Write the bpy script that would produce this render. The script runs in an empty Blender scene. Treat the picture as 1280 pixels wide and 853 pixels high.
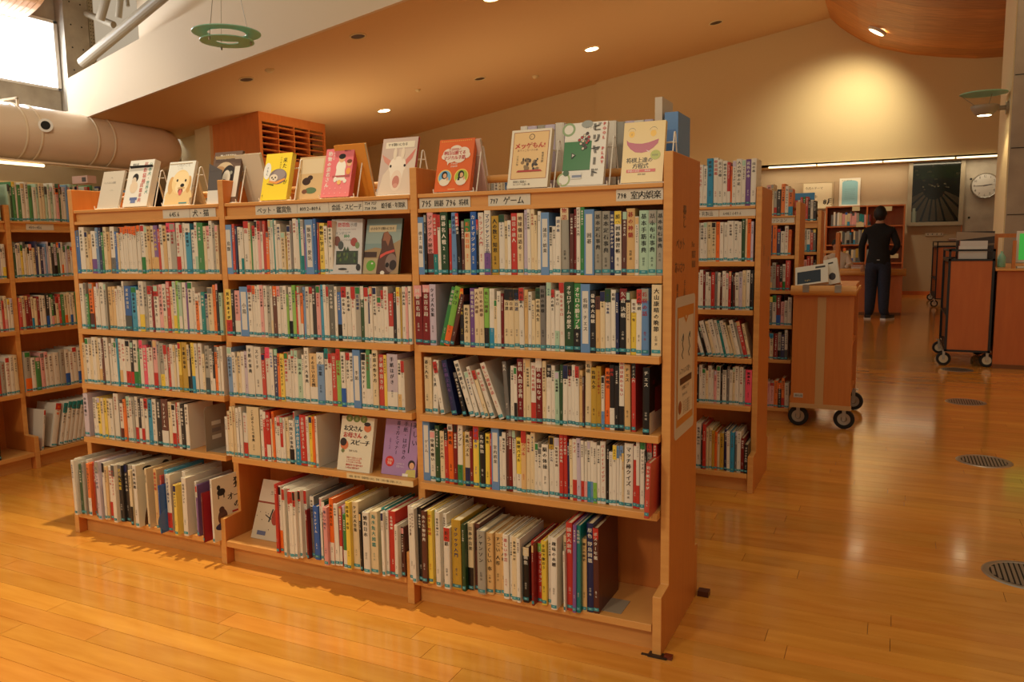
import bpy, bmesh, math, random, re
from mathutils import Vector, Matrix, noise
random.seed(7)
C = bpy.context.scene.collection
SC = bpy.context.scene
R = math.radians

# ------------------------------------------------------------------ camera
CAM = Vector((3.3343, -2.3836, 1.2756)); YAW, PITCH, ROLL, FPX = .4482, -.1198, -.0141, 992.93
_F = Vector((-math.sin(YAW)*math.cos(PITCH), math.cos(YAW)*math.cos(PITCH), math.sin(PITCH)))
_R = Vector((math.cos(YAW), math.sin(YAW), 0)); _U = _R.cross(_F)
_R, _U = _R*math.cos(ROLL)+_U*math.sin(ROLL), -_R*math.sin(ROLL)+_U*math.cos(ROLL)
def at(u, v, ax, val):
    """world point seen at photo pixel (u,v) where coordinate ax equals val"""
    d = _R*((u-640)/FPX) - _U*((v-426.5)/FPX) + _F
    return CAM + d*((val-CAM[ax])/d[ax])
cd = bpy.data.cameras.new('camera'); cam = bpy.data.objects.new('camera', cd); C.objects.link(cam)
cd.sensor_width = 36; cd.lens = FPX/1280*36; cd.clip_start = .05; cd.clip_end = 200
cam.matrix_world = Matrix.Translation(CAM) @ Matrix((_R, _U, -_F)).transposed().to_4x4()
SC.camera = cam
# ------------------------------------------------------------------ world, view, lights
w = bpy.data.worlds.new('world'); SC.world = w; w.use_nodes = True
w.node_tree.nodes['Background'].inputs[0].default_value = (1.0, .80, .56, 1)
w.node_tree.nodes['Background'].inputs[1].default_value = .46
SC.view_settings.view_transform = 'Standard'; SC.view_settings.look = 'None'
SC.view_settings.exposure = 0; SC.view_settings.gamma = 1
WARM = (1.0, .77, .45); SOFT = (1.0, .82, .58)
def light(kind, name, loc, energy, color, aim=None, **k):
    l = bpy.data.lights.new(name, kind); l.energy = energy; l.color = color
    for a, b in k.items(): setattr(l, a, b)
    o = bpy.data.objects.new(name, l); C.objects.link(o); o.location = loc
    if aim is not None: o.rotation_euler = (Vector(aim)-Vector(loc)).to_track_quat('-Z', 'Y').to_euler()
    return o
# strong ceiling spot over the front bookcase
light('SPOT', 'ceiling_spot_light', (.60, .22, 5.3), 900, (1, .85, .60), (.80, -.05, 0), spot_size=R(40), spot_blend=.85, shadow_soft_size=.03)
# added fill spots without fittings, for general light in the hall
for x, y, e in ((3.4, -3.9, 150), (-3.2, -2.5, 190), (-5.5, 2.5, 260)):
    light('SPOT', 'hall_fill_spot', (x, y, 5.6), e, SOFT, (x+.0, y+1.2, 0), spot_size=R(110), spot_blend=.8, shadow_soft_size=.25)
light('SPOT', 'hall_fill_spot', (.9, -5.4, 4.2), 300, SOFT, (1.3, 0, .6), spot_size=R(90), spot_blend=.9, shadow_soft_size=.3)  # added front fill, brightens the bookcase faces
light('SPOT', 'hall_fill_spot', (-7.5, 4.5, 5.0), 330, SOFT, (-12.2, 9.2, 3.4), spot_size=R(60), spot_blend=.9, shadow_soft_size=.3)  # added fill spot, aimed to brighten the air duct
light('SPOT', 'aisle_downlight', (3.6, 4.6, 5.5), 60, WARM, (3.3, 5, 0), spot_size=R(80), spot_blend=.8, shadow_soft_size=.1)
light('SPOT', 'aisle_downlight', (-3.1, 10.4, 5.3), 150, WARM, (-3.1, 10.4, 0), spot_size=R(120), spot_blend=.8, shadow_soft_size=.1)

# unseen fill uplights added to brighten the ceiling
for p_, e in (((-1.95, 3.0, 3.75), 130), ((-8.5, 12.8, 2.2), 170), ((-4.0, 13.2, 2.2), 80), ((.6, 13.5, 2.4), 75), ((6.4, 6.0, 3.7), 190), ((-1.5, -3.5, 3.7), 150)):
    light('SPOT', 'ceiling_fill_uplight', p_, e, WARM, (p_[0]*.9, p_[1]+(.3 if p_[1] > 10 else 3.0), 7.5), spot_size=R(150), spot_blend=.9, shadow_soft_size=.25)
# daylight through the high window at the left
light('AREA', 'window_daylight', (-13.7, 7.6, 5.65), 190, (.92,.95,1.0), (-8, 8.2, 4.4), shape='RECTANGLE', size=4.6, size_y=1.3)
# ------------------------------------------------------------------ colour helpers
def s2l(c):
    return tuple((x/12.92 if x <= .04045 else ((x+.055)/1.055)**2.4) for x in c[:3])+(1.0,)
PAL = dict(w=(.87,.85,.80), c=(.86,.79,.64), g=(.62,.61,.57), G=(.33,.34,.33), k=(.09,.08,.09), r=(.74,.20,.17), R=(.47,.08,.09),
           o=(.90,.42,.14), y=(.90,.79,.30), Y=(.72,.58,.20), n=(.20,.50,.26), N=(.14,.28,.16), l=(.50,.72,.30), t=(.10,.50,.50),
           a=(.66,.79,.70), b=(.16,.36,.68), B=(.12,.15,.33), s=(.40,.56,.76), p=(.88,.62,.62), P=(.46,.32,.58), v=(.76,.72,.80),
           m=(.35,.18,.15), e=(.84,.70,.48), u=(.17,.55,.72), h=(.90,.30,.42), d=(.45,.44,.43))
CNAME = dict(w='white', c='cream', g='grey', G='dark grey', k='black', r='red', R='dark red', o='orange', y='yellow', Y='mustard', n='green',
             N='dark green', l='light green', t='teal', a='pale green', b='blue', B='navy', s='sky blue', p='pink', P='purple', v='pale lilac',
             m='brown', e='tan', u='bright blue', h='hot pink', d='mid grey')
def mat(name, col=None, rough=.5, spec=.5, metal=0, attr=False, noise_s=None, noise_c=None, noise_v=(1,1,1), bump=0, emit=None, estr=0, coat=0, trans=0, alpha=1, ior=None):
    m = bpy.data.materials.new(name); m.use_nodes = True; nt = m.node_tree; b = nt.nodes['Principled BSDF']
    b.inputs['Roughness'].default_value = rough; b.inputs['Metallic'].default_value = metal
    b.inputs['Specular IOR Level'].default_value = spec; b.inputs['Coat Weight'].default_value = coat
    b.inputs['Coat Roughness'].default_value = .08
    if trans: b.inputs['Transmission Weight'].default_value = trans
    if ior: b.inputs['IOR'].default_value = ior
    b.inputs['Alpha'].default_value = alpha
    src = None
    if attr:
        a = nt.nodes.new('ShaderNodeAttribute'); a.attribute_name = 'Col'; src = a.outputs['Color']
    elif col: b.inputs['Base Color'].default_value = s2l(col)
    if noise_s:
        g = nt.nodes.new('ShaderNodeNewGeometry'); mp = nt.nodes.new('ShaderNodeMapping'); mp.inputs['Scale'].default_value = noise_v
        nz = nt.nodes.new('ShaderNodeTexNoise'); nz.inputs['Scale'].default_value = noise_s; nz.inputs['Detail'].default_value = 4
        nt.links.new(g.outputs['Position'], mp.inputs[0]); nt.links.new(mp.outputs[0], nz.inputs['Vector'])
        mx = nt.nodes.new('ShaderNodeMix'); mx.data_type = 'RGBA'
        rp = nt.nodes.new('ShaderNodeMapRange'); rp.inputs[1].default_value = .3; rp.inputs[2].default_value = .7
        nt.links.new(nz.outputs['Fac'], rp.inputs[0]); nt.links.new(rp.outputs[0], mx.inputs['Factor'])
        if src is not None:
            mx.blend_type = 'MULTIPLY'; nt.links.new(src, mx.inputs['A']); mx.inputs['B'].default_value = s2l(noise_c)
        else:
            mx.inputs['A'].default_value = s2l(col); mx.inputs['B'].default_value = s2l(noise_c)
        nt.links.new(mx.outputs['Result'], b.inputs['Base Color'])
        if bump:
            bp = nt.nodes.new('ShaderNodeBump'); bp.inputs['Strength'].default_value = bump; bp.inputs['Distance'].default_value = .01
            nt.links.new(nz.outputs['Fac'], bp.inputs['Height']); nt.links.new(bp.outputs[0], b.inputs['Normal'])
    elif src is not None: nt.links.new(src, b.inputs['Base Color'])
    if emit:
        b.inputs['Emission Color'].default_value = s2l(emit); b.inputs['Emission Strength'].default_value = estr
    return m
M = {}
M['wood'] = mat('beech_wood', (.86,.63,.35), .40, noise_s=14, noise_c=(.82,.58,.31), noise_v=(.35,.35,4), bump=.02)
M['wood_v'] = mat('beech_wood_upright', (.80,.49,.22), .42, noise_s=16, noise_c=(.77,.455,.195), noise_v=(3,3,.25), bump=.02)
M['wood_dark'] = mat('red_brown_veneer', (.76,.42,.19), .5, noise_s=8, noise_c=(.72,.38,.165), noise_v=(2,2,.3))
M['strip'] = mat('pale_beige_tape', (.78,.62,.42), .5)
M['box'] = mat('orange_brown_veneer', (.88,.54,.28), .5, noise_s=8, noise_c=(.84,.50,.25), noise_v=(2,2,.3))
M['vault'] = mat('vault_board_wood', (.70,.44,.22), .5, attr=True, noise_s=5, noise_c=(.86,.82,.75), noise_v=(.5,4,.5))
M['cover'] = mat('printed_cover', rough=.33, attr=True)
M['paper'] = mat('page_paper', rough=.85, attr=True)
M['floor'] = mat('varnished_floor_board', rough=.15, attr=True, noise_s=7, noise_c=(.93,.88,.80), noise_v=(.5,3.5,1), coat=.3)
M['gap'] = mat('floor_joint', (.46,.27,.10), .5)
M['wall'] = mat('cream_plaster', (.89,.81,.62), .85, noise_s=60, noise_c=(.87,.79,.605), bump=.03)
M['wall_low'] = mat('pale_wall_paper', (.70,.62,.50), .85, noise_s=90, noise_c=(.67,.59,.475), bump=.05)
M['ceil'] = mat('tan_ceiling_cloth', (.88,.74,.54), .9, noise_s=120, noise_c=(.86,.715,.515), bump=.04)
M['fascia'] = mat('off_white_fascia', (.88,.80,.68), .8)
M['concrete'] = mat('grey_concrete', (.68,.64,.57), .75, noise_s=3, noise_c=(.59,.55,.49), bump=.1)
M['hole'] = mat('dark_recess', (.10,.09,.08), .8)
M['white'] = mat('white_paint', (.86,.84,.80), .4)
M['wire'] = mat('white_coated_wire', (.92,.90,.86), .35)
M['metal'] = mat('brushed_steel', (.66,.63,.58), .35, metal=.8)
M['chrome'] = mat('chrome', (.8,.79,.76), .15, metal=1)
M['bookend'] = mat('grey_enamel_sheet', (.60,.55,.48), .45)
M['blackm'] = mat('black_enamel', (.05,.045,.045), .4)
M['rubber'] = mat('black_rubber', (.07,.065,.06), .7)
M['hub'] = mat('cream_wheel_hub', (.82,.77,.66), .5)
M['glass'] = mat('green_tinted_glass', (.70,.97,.88), .3, trans=.45, ior=1.45)
M['film'] = mat('duct_film', (.88,.80,.70), .28, spec=.8)
M['pane'] = mat('window_pane', (1,1,1), .1, emit=(.90,.95,1.0), estr=6)
M['lamp'] = mat('lamp_glow', (1,1,1), .4, emit=(1,.93,.74), estr=14)
M['tube'] = mat('tube_glow', (1,1,1), .4, emit=(1,.90,.68), estr=2.4)
M['picture'] = mat('dark_glazed_picture', rough=.12, attr=True)
M['navy'] = mat('black_jacket_cloth', (.045,.045,.055), .85, noise_s=30, noise_c=(.07,.07,.08))
M['jeans'] = mat('dark_denim', (.10,.12,.19), .85, noise_s=40, noise_c=(.14,.17,.25))
M['skin'] = mat('skin', (.72,.52,.40), .55)
M['hair'] = mat('black_hair', (.035,.03,.03), .6, noise_s=80, noise_c=(.06,.05,.045))
M['knit'] = mat('pale_knit', (.80,.74,.66), .9)
M['screen'] = mat('screen_glow', (.1,.5,.2), .3, emit=(.22,.62,.22), estr=.8)

# ------------------------------------------------------------------ mesh builder
class MB:
    def __init__(s): s.v = []; s.f = []; s.c = []; s.m = []; s.xf = None
    def add(s, vs, fs, col=(.8,.8,.8), mi=0):
        o = len(s.v)
        s.v += [tuple(s.xf @ Vector(p)) if s.xf else tuple(p) for p in vs]
        c = PAL[col] if isinstance(col, str) else col
        for f in fs: s.f.append(tuple(i+o for i in f)); s.c.append(c); s.m.append(mi)
    def box(s, x0, x1, y0, y1, z0, z1, col='w', mi=0):
        s.add([(x0,y0,z0),(x1,y0,z0),(x1,y1,z0),(x0,y1,z0),(x0,y0,z1),(x1,y0,z1),(x1,y1,z1),(x0,y1,z1)],
              [(0,3,2,1),(4,5,6,7),(0,1,5,4),(1,2,6,5),(2,3,7,6),(3,0,4,7)], col, mi); return s
    def prism(s, pts, a0, a1, axis=1, col='w', mi=0):
        """polygon pts (2-D) extruded along axis"""
        n = len(pts)
        def P(p, a): return {0:(a,p[0],p[1]), 1:(p[0],a,p[1]), 2:(p[0],p[1],a)}[axis]
        vs = [P(p,a0) for p in pts]+[P(p,a1) for p in pts]
        fs = [tuple(range(n)), tuple(range(2*n-1, n-1, -1))]+[(i, i+n, (i+1)%n+n, (i+1)%n) for i in range(n)]
        s.add(vs, fs, col, mi); return s
    def cyl(s, p, q, r, n=12, col='w', mi=0, r2=None, caps=True):
        p, q = Vector(p), Vector(q); d = (q-p).normalized(); a = d.orthogonal().normalized(); b = d.cross(a)
        r2 = r if r2 is None else r2; vs = []
        for c0, rr in ((p,r),(q,r2)):
            vs += [c0+(a*math.cos(2*math.pi*i/n)+b*math.sin(2*math.pi*i/n))*rr for i in range(n)]
        fs = [(i,(i+1)%n,(i+1)%n+n,i+n) for i in range(n)]
        if caps: fs += [tuple(range(n-1,-1,-1)), tuple(range(n,2*n))]
        s.add(vs, fs, col, mi); return s
    def tube(s, pts, r, n=6, col='w', mi=0):
        pts = [Vector(p) for p in pts]
        vs = []; prev = None
        for i, p in enumerate(pts):
            d = ((pts[min(i+1,len(pts)-1)]-p).normalized()+(p-pts[max(i-1,0)]).normalized())
            d = d.normalized() if d.length > 1e-6 else Vector((0,0,1))
            a = d.orthogonal().normalized() if prev is None else (prev-d*prev.dot(d)).normalized()
            prev = a; b = d.cross(a)
            vs += [p+(a*math.cos(2*math.pi*k/n)+b*math.sin(2*math.pi*k/n))*r for k in range(n)]
        fs = []
        for i in range(len(pts)-1):
            for k in range(n): fs.append((i*n+k, i*n+(k+1)%n, (i+1)*n+(k+1)%n, (i+1)*n+k))
        fs += [tuple(range(n-1,-1,-1)), tuple(range(len(vs)-n, len(vs)))]
        s.add(vs, fs, col, mi); return s
    def lathe(s, prof, c=(0,0,0), n=24, col='w', mi=0, axis='z'):
        vs = []; c = Vector(c)
        for r, z in prof:
            for k in range(n):
                a = 2*math.pi*k/n; x, y = r*math.cos(a), r*math.sin(a)
                vs.append(c+Vector({'z':(x,y,z),'y':(x,z,y),'x':(z,x,y)}[axis]))
        fs = [(i*n+k, i*n+(k+1)%n, (i+1)*n+(k+1)%n, (i+1)*n+k) for i in range(len(prof)-1) for k in range(n)]
        s.add(vs, fs, col, mi); return s
    def build(s, name, mats, parent=None, smooth=False):
        me = bpy.data.meshes.new(name); me.from_pydata(s.v, [], s.f)
        if not isinstance(mats, (list, tuple)): mats = [mats]
        for m in mats: me.materials.append(M[m] if isinstance(m, str) else m)
        me.polygons.foreach_set('material_index', s.m)
        if any('ttribute' in n.type or n.type == 'ATTRIBUTE' for m in me.materials for n in m.node_tree.nodes):
            at_ = me.attributes.new('Col', 'FLOAT_COLOR', 'CORNER'); buf = []
            cache = {}
            for f, c in zip(s.f, s.c):
                if c not in cache: cache[c] = s2l(c)
                buf.extend(cache[c]*len(f))
            at_.data.foreach_set('color', buf)
        if smooth: me.polygons.foreach_set('use_smooth', [True]*len(s.f))
        me.validate(); me.update()
        o = bpy.data.objects.new(name, me); C.objects.link(o)
        if parent: o.parent = parent
        return o
def tag(o, label=None, cat=None, group=None, kind=None):
    if label: o['label'] = label
    if cat: o['category'] = cat
    if group: o['group'] = group
    if kind: o['kind'] = kind
    return o
def empty(name, loc=(0,0,0), label=None, cat=None, group=None, rz=0):
    o = bpy.data.objects.new(name, None); C.objects.link(o); o.location = loc; o.rotation_euler = (0,0,rz)
    o.empty_display_size = .1
    return tag(o, label, cat, group)
def bev(o, w=.002, seg=2):
    b = o.modifiers.new('bevel', 'BEVEL'); b.width = w; b.segments = seg; b.limit_method = 'ANGLE'; return o
def copy_tree(o, parent=None):
    c = o.copy(); C.objects.link(c); c.parent = parent
    for ch in list(o.children): copy_tree(ch, c)
    return c

# ------------------------------------------------------------------ glyphs (flat print)
_fc = bpy.data.curves.new('glyph_source', 'FONT'); _fc.resolution_u = 1
_fo = bpy.data.objects.new('glyph_source', _fc); C.objects.link(_fo)
GL = {}
def glyph(ch):
    if ch in GL: return GL[ch]
    _fc.body = ch
    dg = bpy.context.evaluated_depsgraph_get(); dg.update()
    ev = _fo.evaluated_get(dg); me = ev.to_mesh()
    vs = [(v.co.x, v.co.y) for v in me.vertices]; fs = [tuple(p.vertices) for p in me.polygons]
    ev.to_mesh_clear()
    if vs:
        x0, x1 = min(v[0] for v in vs), max(v[0] for v in vs)
        adv = .95 if ord(ch) > 0x2fff or ch == '・' else (x1-x0)+.09
        xo = 0 if ord(ch) > 0x2fff else x0-.04
        vs = [(x-xo, y) for x, y in vs]
    else: adv = .35
    GL[ch] = (vs, fs, adv); return GL[ch]
def text_h(mb, txt, size, fr, u, v, col, squeeze=1, center=False, mi=0, bold=0):
    """horizontal text; fr(u,v) maps local plane coords to 3-D"""
    wid = sum(glyph(c)[2] for c in txt)*size*squeeze
    if center: u -= wid/2
    for c in txt:
        vs, fs, adv = glyph(c)
        for du in ((0,) if not bold else (-bold, bold)):
            if vs: mb.add([fr(u+du+x*size*squeeze, v+y*size) for x, y in vs], fs, col, mi)
        u += adv*size*squeeze
    return wid
def text_v(mb, txt, size, fr, u, v, col, squeeze=1, mi=0, pitch=1.02, bold=0):
    """vertical text centred on u, starting at the top v"""
    for c in txt:
        if c in ' /': v -= size*.5; continue
        vs, fs, adv = glyph(c)
        if c in 'ー~':
            P_ = [(u+(y-.38)*size*squeeze*-1, v-size*(x)) for x, y in vs]
        else:
            P_ = [(u+(x-adv/2)*size*squeeze, v-size*.86+y*size) for x, y in vs]
        for du in ((0,) if not bold else (-bold, bold)):
            mb.add([fr(a+du, b) for a, b in P_], fs, col, mi)
        v -= size*pitch
    return v

# ------------------------------------------------------------------ books
TITLES = ['囲碁入門','将棋の定跡','詰将棋百題','手筋の基本','布石の考え方','猫の気持ち','犬のしつけ方','金魚の飼い方','手紙の書き方','心に残るスピーチ','冠婚葬祭のことば',
          'はがきの文例','折り紙あそび','マジック入門','クイズ大全集','頭のパズル','トランプゲーム','うさぎと暮らす','小鳥の育て方','熱帯魚の本','話し方の技術','麻雀の勝ち方',
          '碁の神様','名局細解','あいさつ事典','会話のヒント','水草の楽しみ','絵手紙の四季','年賀状の文例','盆栽と庭木','花の育て方','家庭の園芸','ねこのきもち','いぬの学校','ペットと旅する',
          '敬語の使い方','電話のマナー','司会の進め方','子犬と遊ぼう','川の魚たち','定石の覚え方','実戦の急所','中盤の戦い','名人の一手','チェスの本','カードゲーム','野菜の作り方','山の本','日本の馬','牧場の一年']
SUB = ['山川 一','田中正','中村 明','森下 花','石田 実','小林 和','高木 文','大川 光','本多 良','西野 清']
BLK = (.10,.08,.08); WHT = (.93,.91,.86)
def lum(c): c = PAL[c] if isinstance(c, str) else c; return .3*c[0]+.59*c[1]+.11*c[2]
def spine_book(mb, w_, h, d, col, top=None, bot=None, folder=False, title=None, tcol=None, band=True, detail=1, rnd=random, frac=None):
    """upright book, spine facing -y at y=0, left edge x=0, bottom z=0"""
    c = PAL[col]
    if detail == 1 and not folder: c = tuple(q*.84+e*.16 for q, e in zip(c, (.86,.80,.70)))
    j = rnd.uniform(-.025,.025); c = tuple(min(1,max(0,x+j)) for x in c)
    t = min(.0025, w_*.18); bulge = min(.003, w_*.12)
    if folder: bulge = 0
    prof = [(0,bulge),(w_*.22,bulge*.25),(w_*.5,0),(w_*.78,bulge*.25),(w_,bulge)]
    outer = prof+[(w_,d)]+[(w_-t,d),(w_-t,bulge+t),(t,bulge+t),(t,d),(0,d)]
    n = len(outer)
    vs = [(x,y,0) for x,y in outer]+[(x,y,h) for x,y in outer]
    side = []
    for i in range(n): side.append((i,(i+1)%n,(i+1)%n+n,i+n))
    mb.add(vs, side, c, 0)
    # top & bottom rims as quads
    rim = []
    def q(a,b,e,f_): rim.append((a+n,b+n,e+n,f_+n)); rim.append((f_,e,b,a))
    q(4,5,6,7); q(0,8,9,10); q(0,1,2,8); q(2,3,4,7); rim.append((2+n,7+n,8+n)); rim.append((8,7,2))
    mb.add(vs, rim, c, 0)
    pc = (.80,.74,.60) if rnd.random() < .75 else (.70,.62,.48)
    mb.box(t, w_-t, bulge+t, d-.004, .003, h-.004, pc, 1)
    def fr(u, v):
        x = max(0,min(1,u/w_)); k = abs(x-.5)*2
        return (u, bulge*k*k*.8-.0006, v)
    def patch(z0, z1, cc, m=.0, lift=.0003):
        x0, x1 = w_*m, w_*(1-m)
        ps = [(x0+(x1-x0)*i/4) for i in range(5)]
        vv = [(p, fr(p,0)[1]+.0004-lift, z0) for p in ps]+[(p, fr(p,0)[1]+.0004-lift, z1) for p in ps]
        mb.add(vv, [(i,i+1,i+6,i+5) for i in range(4)], cc, 0)
    if folder:
        patch(h*(.13 if folder == 1 else .02), h*(.90 if folder == 1 else .93), (.84,.83,.80), .17, .0003)
        txt = title or '趣味'
        sz = min(w_*.50, h*.62/len(txt)); v = h*.5+sz*len(txt)*.55
        text_v(mb, txt, sz, fr, w_*.5, v+h*.06, BLK, 1, pitch=1.15, bold=sz*.02)
        return
    tf = rnd.uniform(.12,.24)
    if top: patch(h*(1-(frac or tf)), h*.999, PAL[top])
    if bot: patch(.0, h*(frac or .34), PAL[bot])
    base = col
    if detail:
        if tcol is None:
            tcol = WHT if lum(c) < .45 else rnd.choice([BLK, BLK, BLK, BLK, (.62,.10,.08), (.14,.22,.42), (.35,.22,.14)])
        elif isinstance(tcol, str): tcol = PAL[tcol]
        txt = title or rnd.choice(TITLES)
        sz = min(w_*.70, h*.60/len(txt), .017)
        if not title: sz *= rnd.uniform(.6,.92)
        v = h*.95-(h*.05*rnd.random() if not title else 0)
        if rnd.random() < .2 and not title:    # two-tone: small head block
            patch(h*.87, h*.985, PAL[rnd.choice('rpnkegBdva')], .10, .0004); v = h*.85
        v2 = text_v(mb, txt, sz, fr, w_*.5, v, tcol, 1, pitch=min(1.22, h*.62/(len(txt)*sz)), bold=sz*(.05 if not title else .03))
        if detail > 1 or rnd.random() < .55:
            s2 = sz*.5
            if v2-h*.1 > s2*5: text_v(mb, rnd.choice(SUB), s2, fr, w_*.5, min(v2-.01, h*.11+s2*5+.012), tcol if rnd.random()<.7 else BLK if lum(c)>.45 else WHT)
    if band:
        bz = rnd.uniform(-.002,.0025)
        patch(.007+bz, .0175+bz, rnd.choice([(.20,.54,.60),(.22,.58,.64),(.18,.48,.54)]), .04 if w_ > .012 else 0, .0009)
        if w_ > .009: patch(.0105+bz, .0150+bz, (.50,.72,.74), .3, .0012)

TOK = re.compile(r'^([a-zA-Z])(?:\^([a-zA-Z]))?(?:_([a-zA-Z]))?(\*\*?)?([\d.]+)x([\d.]+)(?:<(-?[\d.]+))?(?:=([a-zA-Z]))?(?::(.+))?$')
ORD = {1:'first',2:'second',3:'third',4:'fourth',5:'fifth',6:'sixth',7:'seventh',8:'eighth',9:'ninth',10:'tenth',11:'eleventh',12:'twelfth',13:'thirteenth',14:'fourteenth',15:'fifteenth',16:'sixteenth',17:'seventeenth',18:'eighteenth',19:'nineteenth',20:'twentieth',30:'thirtieth',40:'fortieth',50:'fiftieth'}
TENS = {2:'twenty',3:'thirty',4:'forty',5:'fifty'}
def ordn(n): return ORD[n] if n in ORD else TENS[n//10]+'-'+ORD[n%10]
STUFF = MB()
NIND = [0]
def row(spec, px0, v, yf, z, xmax, where=None, group=None, prot=(0,.004), depth=None, dscale=1, xf=None, seed=0, detail=1, x0=None, ppm=None, px1=None):
    """one shelf row. widths in the spec are photo pixels, mapped on to the shelf front; heights in cm"""
    rnd = random.Random(seed*97+13); cur = px0; n = 0; ks = 1
    if px1:
        tot = sum(float(q[1:]) if q[0] == '-' else float(TOK.match(q).group(5)) for q in spec.split()); ks = (px1-px0)/tot
    for tk in spec.split():
        if tk[0] == '-': cur += float(tk[1:])*ks; continue
        mt = TOK.match(tk); assert mt, tk
        col, top, bot, fold, w_, h, lean, tc, title = mt.groups(); w_ = float(w_)*ks; h = float(h)/100
        if x0 is None: xa, xb = at(cur, v, 1, yf).x, at(cur+w_, v, 1, yf).x
        else: xa, xb = x0+(cur-px0)/ppm, x0+(cur+w_-px0)/ppm
        cur += w_
        if xb > xmax+.004: continue
        n += 1; wd = (xb-xa)*.97; h *= rnd.uniform(.985,1.012)
        ln = R(float(lean)) if lean else (R(rnd.uniform(-.7,.7)) if not fold else 0)
        if lean: wd *= math.cos(ln)
        d = depth or (min(.165, h*.72))
        py = rnd.uniform(*prot)
        mb = MB() if where else STUFF
        # the corner on the leaning side rests on the shelf
        if ln >= 0: T = Matrix.Translation((xa+wd, yf+py, z+.0004)) @ Matrix.Rotation(ln, 4, 'Y') @ Matrix.Translation((-wd, 0, 0))
        else: T = Matrix.Translation((xa, yf+py, z+.0004)) @ Matrix.Rotation(ln, 4, 'Y')
        if where:
            org = Vector((xa+wd/2, yf+py, z)); mb.xf = Matrix.Translation(-org) @ T
        else: mb.xf = (xf @ T) if xf else T
        spine_book(mb, wd, h, d, col, top, bot, len(fold) if fold else 0, title, tc, band=not fold, detail=detail, rnd=rnd)
        mb.xf = None
        if where:
            o = mb.build('book_file' if fold else 'book', ['cover', 'paper']); o.location = org; NIND[0] += 1
            acc = [CNAME[a] for a in (top, bot) if a and a != col]
            cn = CNAME[col]+(' and '+acc[0] if acc else '')
            th = 'thick ' if wd > .026 else ('thin ' if wd < .011 else '')
            knd = 'file box with white label' if fold else 'book'+(' leaning' if lean else '')
            tag(o, f'{th}{cn} {knd}, {ordn(n)} from left, {where}', 'file box' if fold else 'book', group)
    return n

# ================================================================== SETTING
YW = 17.7
def ceil_z(x): return 6.02+.157*x
# floor: sub-base and boards running along x
fb = MB(); fb.box(-14.5, 7.5, -3.4, 19.2, -.05, -.008, (.3,.2,.1)); fl = tag(fb.build('floor', 'gap'), kind='structure')
PW = .0905
boards = []
y = -2.30; ri = 0
rb = random.Random(5)
while y < 18.6:
    x = -7.0-rb.uniform(0, 1.6) if y < 9.3 else -13.5-rb.uniform(0,1.6)
    while x < 6.6:
        L = rb.choice([.91,.91,1.2,1.5,1.82]); boards.append((x, x+L, y, y+PW, rb.random())); x += L
    y += PW; ri += 1
def seen(b):
    p = Vector(((b[0]+b[1])/2, (b[2]+b[3])/2, 0))-CAM; dz = p.dot(_F)
    if dz < .4: return None
    sx, sy = 640+FPX*p.dot(_R)/dz, 426-FPX*p.dot(_U)/dz
    return dz if (-150 < sx < 1430 and 380 < sy < 930) else None
def near_hidden(b):   # under the bookcases
    return -.05 < b[0] and b[1] < 2.75 and ((0 < b[2] < .36) or (1.75 < b[2] < 2.1) or b[2] > .5)
cand = sorted([(seen(b), i) for i, b in enumerate(boards) if seen(b) and not near_hidden(b)])
single = {i for _, i in cand[:300]}
def board_col(r): 
    k = .93+.10*r; return (.87*k, (.605+.012*math.sin(r*40))*k, .255*k)
rest = MB()
def put_board(mb, b):
    x0, x1, y0, y1, r = b; g = .0008; c = board_col(r)
    xs0, xs1, ys0, ys1 = x0+g, x1-g, y0+g, y1-g; e = .0012
    mb.box(xs0, xs1, ys0, ys1, -.007, 0, c)
for i, b in enumerate(boards):
    if i in single:
        m_ = MB(); cx, cy = (b[0]+b[1])/2, (b[2]+b[3])/2
        m_.xf = Matrix.Translation((-cx,-cy,0)); put_board(m_, b); m_.xf = None
        o = m_.build('floor_board', 'floor', fl); o.location = (cx, cy, 0)
    else: put_board(rest, b)
tag(rest.build('floor_board', 'floor', fl), kind='stuff')

def struct(mb, name, m, parent=None): return tag(mb.build(name, m, parent), kind='structure')
# back wall above the lintel, with a small return at x=-3.8
b = MB(); b.box(-3.8, 7.4, YW, YW+.35, 3.035, 9, 'w'); b.box(-13.5, -3.8, YW+.12, YW+.35, 3.035, 7, 'w'); struct(b, 'wall_back', 'wall')
b = MB(); b.box(-13.5, 4.66, 18.3, 18.4, 0, 3.3, 'w'); struct(b, 'wall_back_lower', 'wall_low')
b = MB(); b.box(4.66, 7.4, 18.25, 18.4, 0, 3.3, 'w')
cw = struct(b, 'wall_back_concrete', 'concrete')
b = MB()
for zz in (.9, 1.75, 2.6):
    for xx in (4.80, 5.6, 6.4): b.cyl((xx,18.252,zz),(xx,18.244,zz),.025,10)
b.build('tie_hole', 'hole', cw)['kind'] = 'stuff'
b = MB(); b.box(-13.5, 7.4, YW, 18.3, 3.034, 3.09, 'w'); struct(b, 'trim_1', 'wall')
b = MB(); b.box(-13.5, 4.66, 18.285, 18.3, 0, .09, 'm'); struct(b, 'baseboard_back', 'wood_dark')
b = MB(); b.box(7.3, 7.4, -3.4, 18.3, 0, 9, 'w'); struct(b, 'wall_right', 'wall')
# sloping tan ceiling
b = MB(); b.prism([(-12.8, ceil_z(-12.8)), (2.2, ceil_z(2.2)), (2.2, ceil_z(2.2)+.1), (-12.8, ceil_z(-12.8)+.1)], 9.4, 18, 1); struct(b, 'ceiling', 'ceil')
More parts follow.
